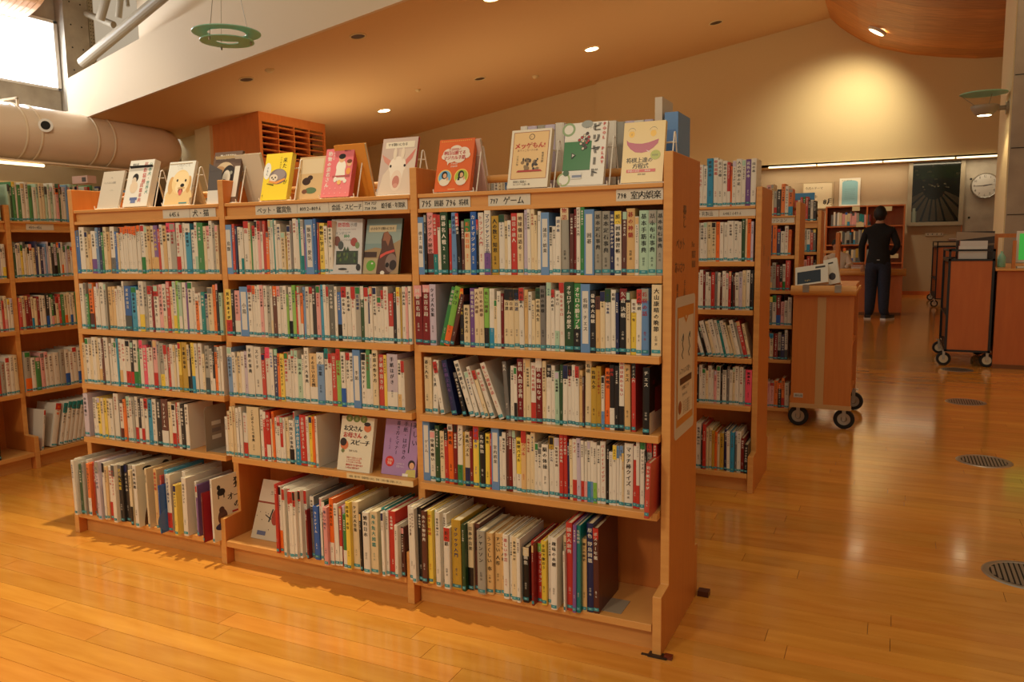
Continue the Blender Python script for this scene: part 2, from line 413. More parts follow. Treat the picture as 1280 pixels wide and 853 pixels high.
# fascia above the ceiling edge
b = MB(); xl = -12.78
b.prism([(xl, ceil_z(xl)-.0), (-7.0, ceil_z(-7.0)), (-2, ceil_z(-2)), (2.2, ceil_z(2.2)), (2.2, 8.2), (-9.4, 5.76), (xl, 4.93)], 9.32, 9.40, 1)
struct(b, 'trim_2', 'fascia')
# curved timber vault on the right: planks laid along the arc, seams at constant y
arc = [(1.79,6.32),(2.0,6.09),(2.19,5.93),(2.5,5.71),(2.86,5.52),(3.5,5.31),(4.13,5.18),(4.73,5.09),(5.24,5.07),(6.2,5.12),(7.3,5.35)]
b = MB(); o_ = [(x, z+.16) for x, z in arc]
b.prism([(x, z+.03) for x, z in arc]+[(x, z+.2) for x, z in reversed(arc)], 5.0, YW, 1); vault = struct(b, 'ceiling_vault', 'wood_dark')
rv = random.Random(3); yy = 5.0; k = 0
while yy < YW-.01:
    y1 = min(yy+.62, YW); cut = rv.choice([3,4,5,6,7])
    for seg in (arc[:cut+1], arc[cut:]):
        if len(seg) < 2: continue
        m_ = MB(); kk = rv.uniform(.88, 1.04)
        pts = [(x, z) for x, z in seg]+[(x, z+.025) for x, z in reversed(seg)]
        m_.prism(pts, yy+.003, y1-.003, 1, (.86*kk,.58*kk,.30*kk)); m_.build('vault_panel', 'vault', vault)
    yy = y1; k += 1
# concrete column on the right with a smooth side
b = MB(); b.box(4.50, 5.6, 8.7, 9.85, 0, 6, 'w'); col = struct(b, 'wall_column_right', 'concrete')
b = MB(); b.box(4.485, 4.50, 8.72, 9.83, 0, 6, 'w'); b.build('side_lining', 'wall', col)
b = MB()
for zz in (1.1, 1.9, 2.7, 3.5):
    for xx in (4.78, 5.3): b.cyl((xx,8.701,zz),(xx,8.692,zz),.022,10)
b.build('tie_hole', 'hole', col)['kind'] = 'stuff'
b = MB()
for zz in (1.55, 2.32, 3.15): b.box(4.51, 5.6, 8.693, 8.70, zz, zz+.008)
b.build('form_joint', 'hole', col)['kind'] = 'stuff'

# left side: window wall, column, beam, upper beige wall, pier, soffit
XL = -14.0
b = MB(); b.box(XL-.15, XL, 4.6, 10.05, 4.0, 4.92); struct(b, 'wall_left_beam', 'concrete')
b = MB(); b.box(XL-.15, XL, 4.6, 10.05, 6.45, 9); struct(b, 'wall_left_upper', 'concrete')
b = MB(); b.box(XL-.05, XL+.25, 10.08, 10.70, 3.3, 9.4); pc_ = struct(b, 'wall_left_column', 'concrete')
b = MB()
for zz in (4.4,4.9,5.4,5.9,6.4,6.9):
    for yy in (10.25,10.52): b.cyl((XL+.251,yy,zz),(XL+.258,yy,zz),.018,8)
b.build('tie_hole', 'hole', pc_)['kind'] = 'stuff'
b = MB(); b.box(XL+.05, XL+.24, 10.72, 10.86, 4.0, 9.2); ang = b.build('steel_post', 'metal')
tag(ang, 'perforated grey steel post beside the concrete column at upper left', 'post')
b = MB()
for i in range(60):
    for yy in (10.76, 10.82): b.cyl((XL+.241,yy,4.2+i*.08),(XL+.244,yy,4.2+i*.08),.012,6)
b.build('bolt_hole', 'hole', ang)['kind'] = 'stuff'
win = empty('window_1', (XL, 7.3, 4.92)); tag(win, kind='structure')
b = MB(); b.box(-.06, -.05, -2.7, 2.74, 0, 1.53); b.build('window_pane', 'pane', win)
b = MB(); b.box(-.08, .06, 2.66, 2.75, 0, 1.53); b.box(-.08, .06, -2.7, 2.75, 1.46, 1.53); b.box(-.08, .06, -2.7, 2.75, 0, .05); b.box(-.06,-.02,-.05,.0,0,1.5)
bev(b.build('window_frame', 'white', win), .006)
b = MB(); b.box(-14.6, -12.4, 4.6, 18, 2.64, 2.67); struct(b, 'ceiling_soffit_left', 'wall')
b = MB(); b.box(-14.6, -14.0, 4.6, 18, 0, 4.0); struct(b, 'wall_left', 'wall_low')
b = MB(); b.box(-12.80, -11.5, 12.3, 12.45, 0, 4.6); b.box(-11.98, -11.5, 12.0, 12.3, 0, 4.5); struct(b, 'wall_left_pier', 'wall')
b = MB(); b.prism([(-14,4.3),(-12.85,4.3),(-12.8,ceil_z(-12.8)+.12),(-3,ceil_z(-3)+.12),(-3,10),(-14,10)], 12.9, 13.0, 1); struct(b, 'wall_behind_truss', 'wall')
b = MB(); b.box(-12.0, -9.5, 10.6, 10.7, 5.0, 9.6); struct(b, 'trim_3', 'fascia')
b = MB(); b.box(-14.6, -2, 9.3, 13, 10.0, 10.05); struct(b, 'ceiling_high', 'wall')

# clear duct with ribs
du = empty('air_duct', (-12.5, 9.0, 3.64), 'large translucent film air duct along the upper left wall', 'duct')
b = MB(); seg = 40
pr_ = []
for yv, rr in ((-5,.56),(-1.3,.56),(-.2,.55),(1.2,.55),(2.2,.52),(2.6,.46),(2.72,.36),(2.76,0)): pr_.append((rr, yv))
b.lathe(pr_, n=40, axis='y'); b.build('duct_film', 'film', du, smooth=True)
for yv in (-2.6,-1.2,-.9,.35,.75):
    b = MB(); b.lathe([(.562,yv),(.572,yv+.005),(.572,yv+.05),(.562,yv+.055)], n=40, axis='y'); b.build('duct_rib', 'fascia', du, smooth=True)
for yv in (-1.2, .35):
    b = MB(); b.box(.3,.34,yv,yv+.04,.42,.62); b.box(-.4,-.36,yv,yv+.04,.3,.62); b.box(-.4,.34,yv,yv+.04,.6,.64); b.build('hanger_bracket', 'fascia', du)
b = MB(); p0 = (.50,-.75,.12); b.cyl(p0,(.60,-.83,.12),.115,20); b.cyl((.6,-.83,.12),(.62,-.845,.12),.13,20); b.build('nozzle_ring', 'white', du)
b = MB(); b.cyl((.62,-.846,.12),(.624,-.849,.12),.085,18); b.build('nozzle_mouth', 'hole', du)
b = MB(); b.cyl((-12.1,5.2,2.99),(-12.1,8.2,2.99),.03,10); t_ = b.build('fluorescent_tube', 'tube'); 
tag(t_, 'lit white fluorescent tube below the air duct at far left', 'lamp')
b = MB(); b.box(-12.45,-12.05,4.8,10.8,3.04,3.07); tag(b.build('light_shelf', 'fascia'), 'pale horizontal reflector board above the fluorescent tube at left', 'panel')
# steel truss pipes
tr = empty('roof_truss', (-12.6, 10.0, 5.0), 'grey painted steel pipe roof truss at upper left', 'truss')
def pipe(a, b_, r): 
    m_ = MB(); m_.cyl(Vector(a)-Vector((-12.6,10,5)), Vector(b_)-Vector((-12.6,10,5)), r, 16); m_.build('truss_pipe', 'metal_paint', tr, smooth=False)
M['metal_paint'] = mat('grey_beige_paint', (.60,.55,.46), .5)
A1, A2 = at(103,79,1,10.0), at(215,-14,1,10.0); pipe(A1, A2, .12)
pipe(at(108,17,1,10.6), at(142,31,1,10.6), .075); pipe(at(125,24,1,10.3), at(134,-8,1,10.3), .10); pipe(at(148,22,1,10.3), at(151,-8,1,10.3), .07)
pipe(at(160,8,1,10.5), at(158,-8,1,10.5), .04)
# rounded timber drum at the very top left
dm = MB()
c_ = at(12,-70,1,9.0); drum = empty('timber_drum', c_, 'rounded timber clad ceiling drum at the top left corner', 'ceiling drum')
rr = (at(12,24,1,9.0)-c_).length
for i in range(14):
    y0 = -1.6+i*.12; m_ = MB(); m_.lathe([(rr-.02,y0),(rr,y0+.004),(rr,y0+.112),(rr-.02,y0+.116)], n=48, axis='y', col=(.80,.60,.42)); m_.build('drum_board', 'vault', drum)
m_ = MB(); m_.lathe([(0,-1.6),(rr-.012,-1.6),(rr-.012,.08),(0,.08)], n=40, axis='y'); m_.build('drum_core', 'wood_dark', drum)

# wooden box with pigeon holes under the ceiling
bx = empty('louvre_cabinet', (-10.05, 12.1, 2.2), 'tall red-brown timber box with pigeon-hole grid under the sloping ceiling', 'cabinet')
b = MB(); zt = lambda x: ceil_z(x)-2.2
b.prism([(-1.45,0),(0,0),(0,zt(-10.05)),(-1.45,zt(-11.5))], 0, .03, 1); b.box(-.05,0,.03,2.4,0,1.2); b.box(-.05,0,.03,2.4,2.03,zt(-10.05)); b.box(-.05,0,2.33,2.4,1.2,2.03)
b.box(-.05,0,.03,.09,1.2,2.03)
b.build('casing', 'box', bx)
b = MB(); b.box(-.42,-.4,.06,2.36,1.2,2.05); b.build('dark_back', 'hole', bx)
for i in range(4):
    b = MB(); yv = .09+i*.56; b.box(-.4,-.002,yv-.012,yv+.012,1.2,2.03); b.build('divider', 'box', bx)
for i in range(6):
    b = MB(); zv = 1.25+i*.14; b.box(-.4,-.004,.06,2.36,zv,zv+.02); b.build('louvre', 'box', bx)

# ceiling fittings
nrm = Vector((-.157,0,1)).normalized()
def fitting(x, y, lit, r, lab, kind='downlight'):
    q_ = empty('ceiling_'+kind, (x, y, ceil_z(x)-.001), lab, 'downlight' if kind == 'downlight' else 'detector', 'downlights in the tan ceiling' if kind == 'downlight' else None)
    q_.rotation_euler = nrm.to_track_quat('Z','Y').to_euler()
    if kind == 'downlight':
        b = MB(); b.lathe([(r*1.18,0),(r*1.18,-.012),(r,-.018),(r*.97,-.004)], n=28); b.build('trim_ring', 'wall', q_, smooth=True)
        b = MB(); b.cyl((0,0,-.006),(0,0,-.003),r*.97,28); b.build('lens' if lit else 'dark_baffle', 'lamp' if lit else 'hole_warm', q_)
    else:
        b = MB(); b.lathe([(0,-.06),(r*.5,-.055),(r,-.02),(r,0)], n=20); b.build('cap', 'wall', q_, smooth=True)
M['hole_warm'] = mat('unlit_baffle', (.34,.25,.17), .7)
fitting(-8.41,14.79,True,.15,'lit downlight in the tan ceiling, lower left one of the lit lamps')
fitting(-2.88,14.82,True,.15,'lit downlight in the middle of the tan ceiling')
fitting(-8.57,10.21,False,.13,'unlit downlight nearest the white fascia at left')
fitting(-5.69,10.05,False,.13,'unlit downlight high above the white goat book')
fitting(-5.54,14.54,False,.12,'unlit downlight between the two lit downlights')
fitting(-.32,15.54,False,.13,'unlit downlight close to the timber vault')
fitting(-3.11,10.42,True,.15,'lit downlight cut by the top edge of the frame')
fitting(-7.9,10.15,False,.09,'small round smoke detector on the tan ceiling at left','smoke_detector')
fitting(-6.9,14.0,False,.06,'tiny round sensor between unlit downlights on the ceiling','smoke_detector')
fitting(-4.6,15.6,False,.08,'small round smoke detector near the back wall','smoke_detector')
q_ = empty('vault_downlight', (2.83, 16.0, 5.50), 'lit downlight in the curved timber vault', 'downlight'); q_.rotation_euler = (0, R(30), 0)
b = MB(); b.lathe([(.19,0.04),(.19,-.02),(.155,-.028),(.15,0)], n=28); b.build('trim_ring', 'white', q_)
b = MB(); b.cyl((0,0,-.022),(0,0,-.012),.15,28); b.build('lens', 'lamp', q_)
light('SPOT', 'vault_downlight_beam', (2.83, 15.95, 5.42), 420, (1,.86,.58), (2.15, 17.7, 3.6), spot_size=R(100), spot_blend=1, shadow_soft_size=.15)
for x, e in ((-8.41, 130), (-2.88, 150)):
    light('SPOT', 'ceiling_downlight_beam', (x, 14.8, ceil_z(x)-.06), e, WARM, (x, 14.8, 0), spot_size=R(130), spot_blend=.7, shadow_soft_size=.12)

# lintel strip lights
for i, (u0, u1) in enumerate(((961,1020),(1022,1102.5),(1104.5,1193),(1195.5,1246))):
    xa, xb = at(u0,204,1,17.68).x, at(u1,204,1,17.68).x
    b = MB(); b.box(xa, xb, 17.665, 17.74, 3.018, 3.05)
    tag(b.build('strip_light', 'tube'), ['leftmost lit strip light under the back wall lintel','second lit strip light from left under the lintel','third lit strip light, above the grey framed picture','rightmost lit strip light, above the clock'][i], 'strip light')
light('AREA', 'lintel_strip_glow', (2.8, 17.95, 3.0), 24, (1,.82,.55), (2.8, 18.2, 0), shape='RECTANGLE', size=5, size_y=.1)

# pendant with glass rings
pd = empty('pendant_lamp', (-1.95, 3.0, 3.10), 'pendant lamp with two green glass rings hanging at upper left', 'pendant lamp')
for r0, r1, z in ((.16,.285,.03),(.09,.225,-.04)):
    b = MB(); b.lathe([(r0,z),(r1,z),(r1,z+.008),(r0,z+.008),(r0,z)], n=48); b.build('glass_ring', 'glass', pd)
b = MB(); b.lathe([(0,.36),(.09,.34),(.135,.39),(.14,.50),(.10,.54),(0,.55)], n=28); b.build('lamp_body', 'metal_paint', pd, smooth=True)
for a in (.5, 2.6, 4.7):
    b = MB(); b.cyl((.2*math.cos(a),.2*math.sin(a),-.06),(.12*math.cos(a),.12*math.sin(a),.40),.003,5)
    b.cyl((.2*math.cos(a),.2*math.sin(a),-.065),(.2*math.cos(a),.2*math.sin(a),-.04),.009,8); b.build('suspension_rod', 'metal', pd)
b = MB(); b.cyl((0,0,.54),(0,0,6.0),.006,6); b.build('cord', 'metal', pd)

# wall lamp on the column
wl = empty('wall_lamp', (4.30, 8.9, 2.83), 'wall lamp with round glass disc on the concrete column', 'wall lamp')
b = MB(); b.lathe([(0,.165),(.25,.165),(.255,.171),(.25,.178),(0,.178)], c=(-.08,0,0), n=40); b.build('glass_disc', 'glass', wl)
b = MB(); b.lathe([(.075,-.085),(.10,-.07),(.14,-.02),(.155,.02),(.15,.03),(0,.03)], c=(-.06,0,0), n=28); b.build('lamp_bowl', 'metal_paint', wl, smooth=True)
b = MB(); b.cyl((-.06,0,-.086),(-.06,0,-.07),.072,24); b.build('lamp_lens', 'lamp', wl)
b = MB(); b.cyl((.06,0,-.01),(.17,0,-.01),.028,12); b.cyl((.155,0,-.01),(.185,0,-.01),.075,16); b.build('arm', 'metal_paint', wl)
for dx in (-.16,.06):
    b = MB(); b.cyl((-.06+dx*.6,0,.03),(-.08+dx*1.5,.02,.168),.004,6); b.build('disc_rod', 'metal', wl)
light('SPOT', 'wall_lamp_beam', (4.24, 8.9, 2.72), 16, WARM, (4.2, 8.9, 0), spot_size=R(110), spot_blend=.6, shadow_soft_size=.05)

# ================================================================== BOOKCASES
T_ = .029; PITCH_ = .9; D_ = .365; B_ = .09
ZL, ZP = 1.457, 1.549
ROWZ = [1.178, .931, .683, .437, .099]
PROT = [0, .022, .025, .035, B_]
def bookcase(loc, rz, nb, label, shelves=ROWZ, prots=PROT, rear=True):
    root = empty('bookcase', loc, label, 'bookcase', rz=rz)
    W_ = nb*PITCH_+T_
    prof = [(-B_,0),(-B_,.192),(0,.197),(0,ZP),(D_,ZP),(D_,.197),(D_+.04,.192),(D_+.04,0)]
    for i in range(nb+1):
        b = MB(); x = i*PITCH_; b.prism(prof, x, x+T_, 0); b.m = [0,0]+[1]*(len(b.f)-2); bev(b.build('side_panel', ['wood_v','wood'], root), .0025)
    for i in range(nb):
        x0, x1 = i*PITCH_+T_+.002, (i+1)*PITCH_-.002
        for z, p in zip(shelves, prots):
            b = MB(); b.box(x0, x1, -p, .176, z-.0245, z); bev(b.build('shelf', 'wood', root), .002)
            if rear and z < 1.2: b = MB(); b.box(x0, x1, .186, D_+min(p,.04), z-.0245, z); b.build('rear_shelf', 'wood', root)
        b = MB(); b.box(x0, x1, .001, .36, ZL-.013, ZL); bev(b.build('display_ledge', 'wood', root), .002)
        b = MB(); b.box(x0, x1, .014, .024, ZL-.0505, ZL-.013); b.build('sign_rail', 'wood', root)
        b = MB(); b.box(x0, x1, .001, .030, ZL-.064, ZL-.0505); bev(b.build('lower_lip', 'wood', root), .0015)
        b = MB(); b.cyl((x0,.150,1.508),(x1,.150,1.508),.0135,14); b.build('dowel_rail', 'wood', root, smooth=True)
        b = MB(); b.box(x0, x1, .178, .184, .06, 1.42); b.build('back_panel', 'wood_v', root)
        b = MB(); b.box(x0, x1, -.050, -.034, 0, .0745); b.build('kick_board', 'wood', root)
        if rear: b = MB(); b.box(x0, x1, D_+.01, D_+.025, 0, .0745); b.build('kick_board', 'wood', root)
    return root
case_main = bookcase((0,0,0), 0, 3, 'front beech bookcase with three bays and display books on top')
case_2 = bookcase((0,1.77,0), 0, 3, 'second beech bookcase, directly behind the front one')
case_3 = bookcase((0,3.54,0), 0, 3, 'third beech bookcase, partly behind the wooden book cart')
case_4 = bookcase((0,5.31,0), 0, 3, 'fourth beech bookcase, farthest of the parallel tall row')
LZ = [1.125, .82, .45, .10]
case_left = bookcase((-1.29,-.375,0), R(90), 3, 'beech bookcase at the left edge, standing across the aisle', shelves=LZ, prots=[0,.02,.03,B_], rear=False)

# signs on the front bookcase
INK = (.22,.21,.20); XE0 = 3*PITCH_+T_
def strip(u0, u1, txts, name='shelf_sign', y=.0128, vv=262):
    x0, x1 = at(u0,vv,1,.0135).x, at(u1,vv,1,.0135).x
    b = MB(); b.box(x0, x1, .0105, .0138, ZL-.050, ZL-.0145, (.84,.82,.76))
    for t, size, fx, fz, sq in txts:
        text_h(b, t, size, lambda u, v: (u, .0100, v), x0+(x1-x0)*fx, ZL-.050+.0355*fz, INK, sq, bold=.00045)
    return b.build(name, 'cover', case_main)
strip(204,237.3,[('645.6',.026,.24,.18,1.0)]); strip(237.8,270,[('犬・猫',.030,.10,.16,1.05)])
strip(320,372,[('ペット・鑑賞魚',.026,.04,.2,.98)]); strip(372.4,411.5,[('809.2~809.6',.020,.08,.25,.95)]); strip(412,454,[('会話・スピーチ',.023,.08,.22,.9)])
strip(454.5,510,[('724 727',.0135,.04,.60,1.1),('728 730',.0135,.04,.10,1.1),('絵手紙・年賀状',.021,.42,.24,.72)])
strip(525,588.5,[('795',.030,.05,.16,.85),('囲碁',.023,.30,.22,.85),('796',.030,.53,.16,.85),('将棋',.023,.78,.22,.85)])
strip(611,663.5,[('797',.023,.05,.22,.8),('ゲーム',.028,.36,.16,.95)]); strip(770.5,829,[('798',.023,.03,.22,.8),('室内娯楽',.0265,.31,.18,.95)])
def strip2(case, x0, x1, t, size, fx, sq=.9):
    b = MB(); b.box(x0, x1, .0105, .0138, ZL-.050, ZL-.0145, (.84,.82,.76)); text_h(b, t, size, lambda u, v: (u, .0100, v), x0+(x1-x0)*fx, ZL-.043, INK, sq)
    b.build('shelf_sign', 'cover', case)
strip2(case_2, 2.36, 2.515, '畜産・乳製品', .024, .06, .85); strip2(case_2, 2.518, 2.697, '648.1 649.6', .022, .10)
strip2(case_3, 2.47, 2.69, 'ファッション', .030, .08); strip2(case_left, 1.03, 1.20, '450~456', .024, .08); strip2(case_left, .70, .87, '440', .024, .3)
b = MB(); text_v(b, '園芸', .028, lambda u, v: (XE0+.0007, u, v), .10, 1.26, INK, 1); text_v(b, '家事', .028, lambda u, v: (XE0+.0007, u, v), .26, 1.20, INK, 1); b.build('panel_lettering', 'cover', case_2)
# notice strip on the fourth shelf of the middle bay
xa, xb = at(433.5,594,1,-.036).x, at(516.5,606,1,-.036).x
b = MB(); b.box(xa, xb, -.0368, -.0352, .4155, .4355, (.88,.80,.62)); text_h(b, '結婚・贈り物・冠婚葬祭の本は、手紙・文例の棚に移動しました。', .0098, lambda u,v:(u,-.0371,v), xa+.012, .4215, INK, .86)
tag(b.build('notice_strip', 'cover', case_main))

# end panel lettering + laminated notice
XE = 3*PITCH_+T_
fe = lambda u, v: (XE+.0007, u, v)
b = MB()
text_v(b, '暮らし', .030, fe, .150, 1.395, INK, 1.6, pitch=.75)
text_h(b, 'ペット', .042, fe, .045, 1.258, INK, .95); text_h(b, 'あいさつ', .040, fe, .030, 1.185, INK, .85)
text_h(b, 'Pet', .026, fe, .255, 1.262, INK, 1.1); text_h(b, '園芸', .026, fe, .255, 1.228, INK, 1.1); text_h(b, '家庭', .026, fe, .255, 1.196, INK, 1.1)
text_v(b, '趣味', .026, fe, .066, 1.150, INK, .9); text_v(b, '手紙', .026, fe, .160, 1.158, INK, .9)
b.build('panel_lettering', 'cover', case_main)
po = empty('laminated_notice', (XE, .178, .88), 'laminated white notice with orange frame on the front bookcase end panel', 'notice')
fp = lambda k: (lambda u, v: (.0012+k*.0006, u, v))
def rrect(w_, h_, r, n=5):
    pts = []
    for cx, cy, a0 in ((w_/2-r,h_/2-r,0),(-w_/2+r,h_/2-r,90),(-w_/2+r,-h_/2+r,180),(w_/2-r,-h_/2+r,270)):
        for i in range(n+1): a = R(a0+90*i/n); pts.append((cx+r*math.cos(a), cy+r*math.sin(a)))
    return pts
b = MB(); b.prism(rrect(.262,.455,.018), .0002, .0014, 0, (.80,.77,.72)); b.build('laminate', 'cover', po)
b = MB()
def quad(b, k, u0, u1, v0, v1, c): f = fp(k); b.add([f(u0,v0),f(u1,v0),f(u1,v1),f(u0,v1)], [(0,1,2,3)], c)
quad(b,1,-.113,.113,-.19,.195,(.80,.52,.20)); quad(b,2,-.103,.103,-.165,.160,(.86,.82,.74))
f3 = fp(2.6)
b.add([f3(-.03,.161),f3(0,.138),f3(.03,.161)], [(0,1,2)], (.80,.52,.20)); b.cyl(f3(0,.158), fp(3)(0,.158), .006, 12, (.9,.85,.7))
f3 = fp(3)
for (cx, s) in ((-.045,1),(.045,-1)):
    b.tube([f3(cx-.010*s,.085), f3(cx+.008,.105), f3(cx+.010*s,.088), f3(cx-.004,.075), f3(cx+.009,.055), f3(cx-.010,.040), f3(cx+.004,.025)], .0013, 5, INK)
text_h(b, 'レファレンス室へ', .022, f3, -.085, -.022, INK, .9)
quad(b,3,-.075,.085,-.058,-.036,(.22,.10,.12)); 
text_h(b, 'お気軽にどうぞ', .015, f3, -.05, -.077, INK, 1); text_h(b, '調べものなら', .012, f3, -.04, -.098, INK, 1)
for i in range(5): text_h(b, 'どんなことでもご相談下さい', .008, f3, -.035, -.122-.009*i, INK, 1)
b.lathe([(0,0),(.022,0)], c=f3(-.072,-.13), n=16, col=(.55,.28,.16), axis='x')
b.build('printed_sheet', 'cover', po)

# -------------------------------------------------- books: nearest bay (single books)
X3 = 2.7-.002
GR = 'books in the nearest bay of the front bookcase'
R31 = '''s*9x20:棋士・趣味 k3.5x21 p_m8x21.5:マジックの秘密 r_t5.5x21=w w^r3.8x20.5 N9.5x21.6:囲碁名人戦2 -1 r^n3.2x18.6 s6.5x21:囲碁の本 -1.5 k^r5x21.2<-3:麻雀必勝法
m4x18.5 c^n7.5x19=o:折り紙百科 b7.3x21.2:カードマジック k^r3x18.6 w7x20.6=r:トランプ入門 w_P8.3x21.5:マジシャンと手品 -1.8 Y9x19.4:人の数と/知恵 w^N7.2x19.8 c4x18 w4.2x18 r7.5x20.2=w:園芸の達人 c8x20:地球儀は語る -.8 v4.3x21 w4.8x21.8 c5x21.8 c3.6x19.5 w4x20.5
s*10.8x20.4:諸芸・娯楽 -.3 w4x15.6 w4.2x15.6 w6.4x18.5:詩の本 g^c10.5x22.6:物語 -1 m5x19.6 R3.2x21 w5x22.2:ビリヤードの入門 n5.3x22.2 s**12.8x20.8:囲碁 -.6 g8.8x19.8=k:基本定石事典 g11x19.8=k:基本定石事典 B5.6x19.8:実戦の急所がわかる w^y8.8x20:勝つ囲碁練習帳 m6.4x19.8 e11x20.6:碁の神髄 w5x17.8 a12x19.9=k:基本手筋事典 a^g10x19.9=k:基本布石事典 g9x19.9=k:基本布石事典'''
row(R31, 522.2, 343.5, 0, ROWZ[0], X3, 'top shelf of nearest bay', GR, seed=31, detail=2, px1=828.5)
R32 = '''R^p9x21=w:囲碁百名局 R^p8.5x21=w:囲碁百名局 v7.5x21.4 -3 n5.2x21<15=w:碁の世界 l_o7x21<14:オセロ m5x18.6<15 -7.5 k^o5x20=y:囲碁の打ち方 c_c7x14.6 P5.6x20=w:囲碁を始める c5.6x20=m:大人の囲碁 c5.6x20.2=m:はじめの囲碁 l_k5.6x20.2:楽しい囲碁 w_u6x20=w:十の名局 c3.5x16.6 w4.6x19.2 R3.2x18.4 c^k6.2x20:定石百選 c^k6.2x20:手筋百選 c^k6.3x20:死活百選
w^r5.8x20.6:囲碁殺人 e4.2x20 w4x19 c4.6x16.4 c^N5.8x20.8:悠々の将棋人生 -.2 d6.4x21.2:将棋の神様 w^a5.6x22.4 w^r5x20.4:百人の棋士 w_a5.4x19.8:オセロ w^r5.8x22.5=r:強くなるオセロ N10.6x22.4:オセロゲームの歴史 n_k8.4x22.2:オセロの勝ちプル s*11.2x21.8:将棋・チェス k6.8x20:最強の大局観 e^m5.4x17.8 c^B5.6x19.5 w^N7x20.8 w5.6x20.4:将棋 B4x19.2 k^R8.4x20.6=w:矢倉/決戦 c^k5x19.6 y^w6.6x17.4 w^r6.4x20.4=k:父の将棋 s^g8.8x21:将棋の話 -2.6 c11.6x21.8=k:大山康晴の晩節'''
row(R32, 519.2, 437, -.012, ROWZ[1], X3, 'second shelf of nearest bay', GR, seed=32, detail=2, px1=826)
R33 = '''-8 c6.5x20.4=k:碁と人生 c3x20 w6.6x19.6<2=k:囲碁の事典 -4 w^r5x18.8<-9:決断力 -9 B7x19.8<-12=P:若き棋士たち -7 k5x16<-14 -4 w6.6x20.4<-18=k:囲碁の勝ち方 w5.6x16.2<-16 -3 w4.6x18.4<-19:手筋と定石 c^r4.6x17.4<-18 -1.5 w6x17.8<-19=r:新しい布石 -5.5 w6.6x20.6<-21=r:新しい囲碁の話 -2 d5x20.4<-4:名人 w5x19 w_k4x18.8 R8x21.6=w:将棋/人間の事典 c3x21.4 c6.6x21.4 w_r6.2x20.6=r:四千年の将棋 R^w8x22=w:将棋の駒はなぜ
c5x21.4 w^k6x20=w:羽生の頭脳 w5x20 a5.6x18 N4.2x20.2 w^B6x20.4 w^k5.6x20.2 w4.4x20.2 w^r5x20.2 e4x19 m2.4x17 -.5 c7.5x22.4=k:将棋 -.5 Y7x20.2=k:将棋大全 Y6x20.2 w_s4x17.4 o6.6x20=k:将棋戦法 k_w6.2x21=r:勝負 k5.4x20.8 w_k6.6x23.4=r:将棋は終わらない -.8 e7.4x21.6=k:チェス -1.2 r^k5.2x22.6=w:チェス入門 -9 '''
row(R33, 523.5, 532, -.002, ROWZ[2], X3, 'third shelf of nearest bay', GR, seed=33, detail=2, px1=803)
R34 = '''s*9x22.8:ゲーム w7x18.6 N6x20.6 c6x18.6 r^k5x19.6=w o^w6.6x22:脳の迷路 R5x21.6 w_n6.6x22=k:ナンプレ Y3x19 c_B6.4x19.6=k:迷路パズル R4x20 y^r7.4x22=b:ひらめき n2x20 k6.8x20=w:名作数独 y5.6x19.6=k:算数 r2.4x20 s*10x22.4:室内娯楽 w3.2x19 w5x20.4 m3.4x22 R5x22 w^m5x22 y_w6.4x19.4=k:論理パズル e^r6.6x21.8=r:漢字パズル c5x20.4 c5.6x21.6 w4.8x18.2 w5.2x16.4 w8.4x17.8=k:脳の体操 -.4
w^Y6.6x20.6 w6.6x20.6 r5.4x21.8=w:クイズ面白事典 r5.2x21.8=w:クイズ雑学 B3x19 c4x20.6 w_r5.6x20.6=r:クイズ v5.2x21 w_r4x20.6 w_p3.8x20.6 w_u4.6x20.4 w_s3.4x20.4 w_l5x20.2 w4.2x19.4 w6.6x20.8=r:パーティーアイデア k4.2x19.6 w4.6x17.6 w^y5x19.8 w^s3.4x19.8 w^s4.2x19.8 c^y2.6x17.6 w11.4x20.8=k:マッチ棒クイズ r^w4.6x20.4=w:パーソン w_r4.4x22.4 w^n6x22.4=k:パーティレッスン k3x19 g^r6.6x22=k:しりとり/遊び r4.6x22.4=w:漢字遊び -1.2 -2.5 g3.6x17'''
row(R34, 529.3, 618, -.012, ROWZ[3], X3, 'fourth shelf of nearest bay', GR, seed=34, detail=2, px1=826, prot=(0,.006))
R35 = '''w6.6x26.8 w4x26.8:川のアクア k5.6x27 m5.6x26.6=w:水の生物辞典 y5.4x26.2=r:切手と時刻 w^a5.6x26:鉄道模型 w5.4x26.6 w5x26 w^r6.8x22:折り紙 -.5 Y11x24.4 -1.5 N4x24 c_k6.4x24:日本の音楽 m6.2x23.6=k:世界の楽器 -.8 g9.2x22.6=k:シャンソン e7.8x21.4=k:うつくしい/本 e7.2x21.4=k:すごい/人形 e6.2x21.4=k:すごい/人形 w6.4x22.2=r:楽しい手芸 w4x22 c6.6x22 w4x22 -1.5 k^c7x19.2=w:名曲集 r5.2x20.4=w:鉄道の旅 R2.6x21 r^l6.4x20.6=w:レクリエーション y5.8x22=k:手話で歌おう w4.2x23.4 h3.2x18.2 w7x24.2:趣味の本棚 -4 c4x24 w2x20 r7.4x29.5=w:国史大辞典 P4x29.5 t4.8x29.4=w:名所図会 e5.4x24.6=k:郷土の歴史 B7.8x29.4=w:原色/野鳥図鑑 m^r6.6x28.6=w:ポスター年鑑'''
row(R35, 515.5, 745, -B_-.004, ROWZ[4], X3, 'bottom shelf of nearest bay', GR, seed=35, detail=2, px1=748, prot=(-.032,.010), depth=.2)
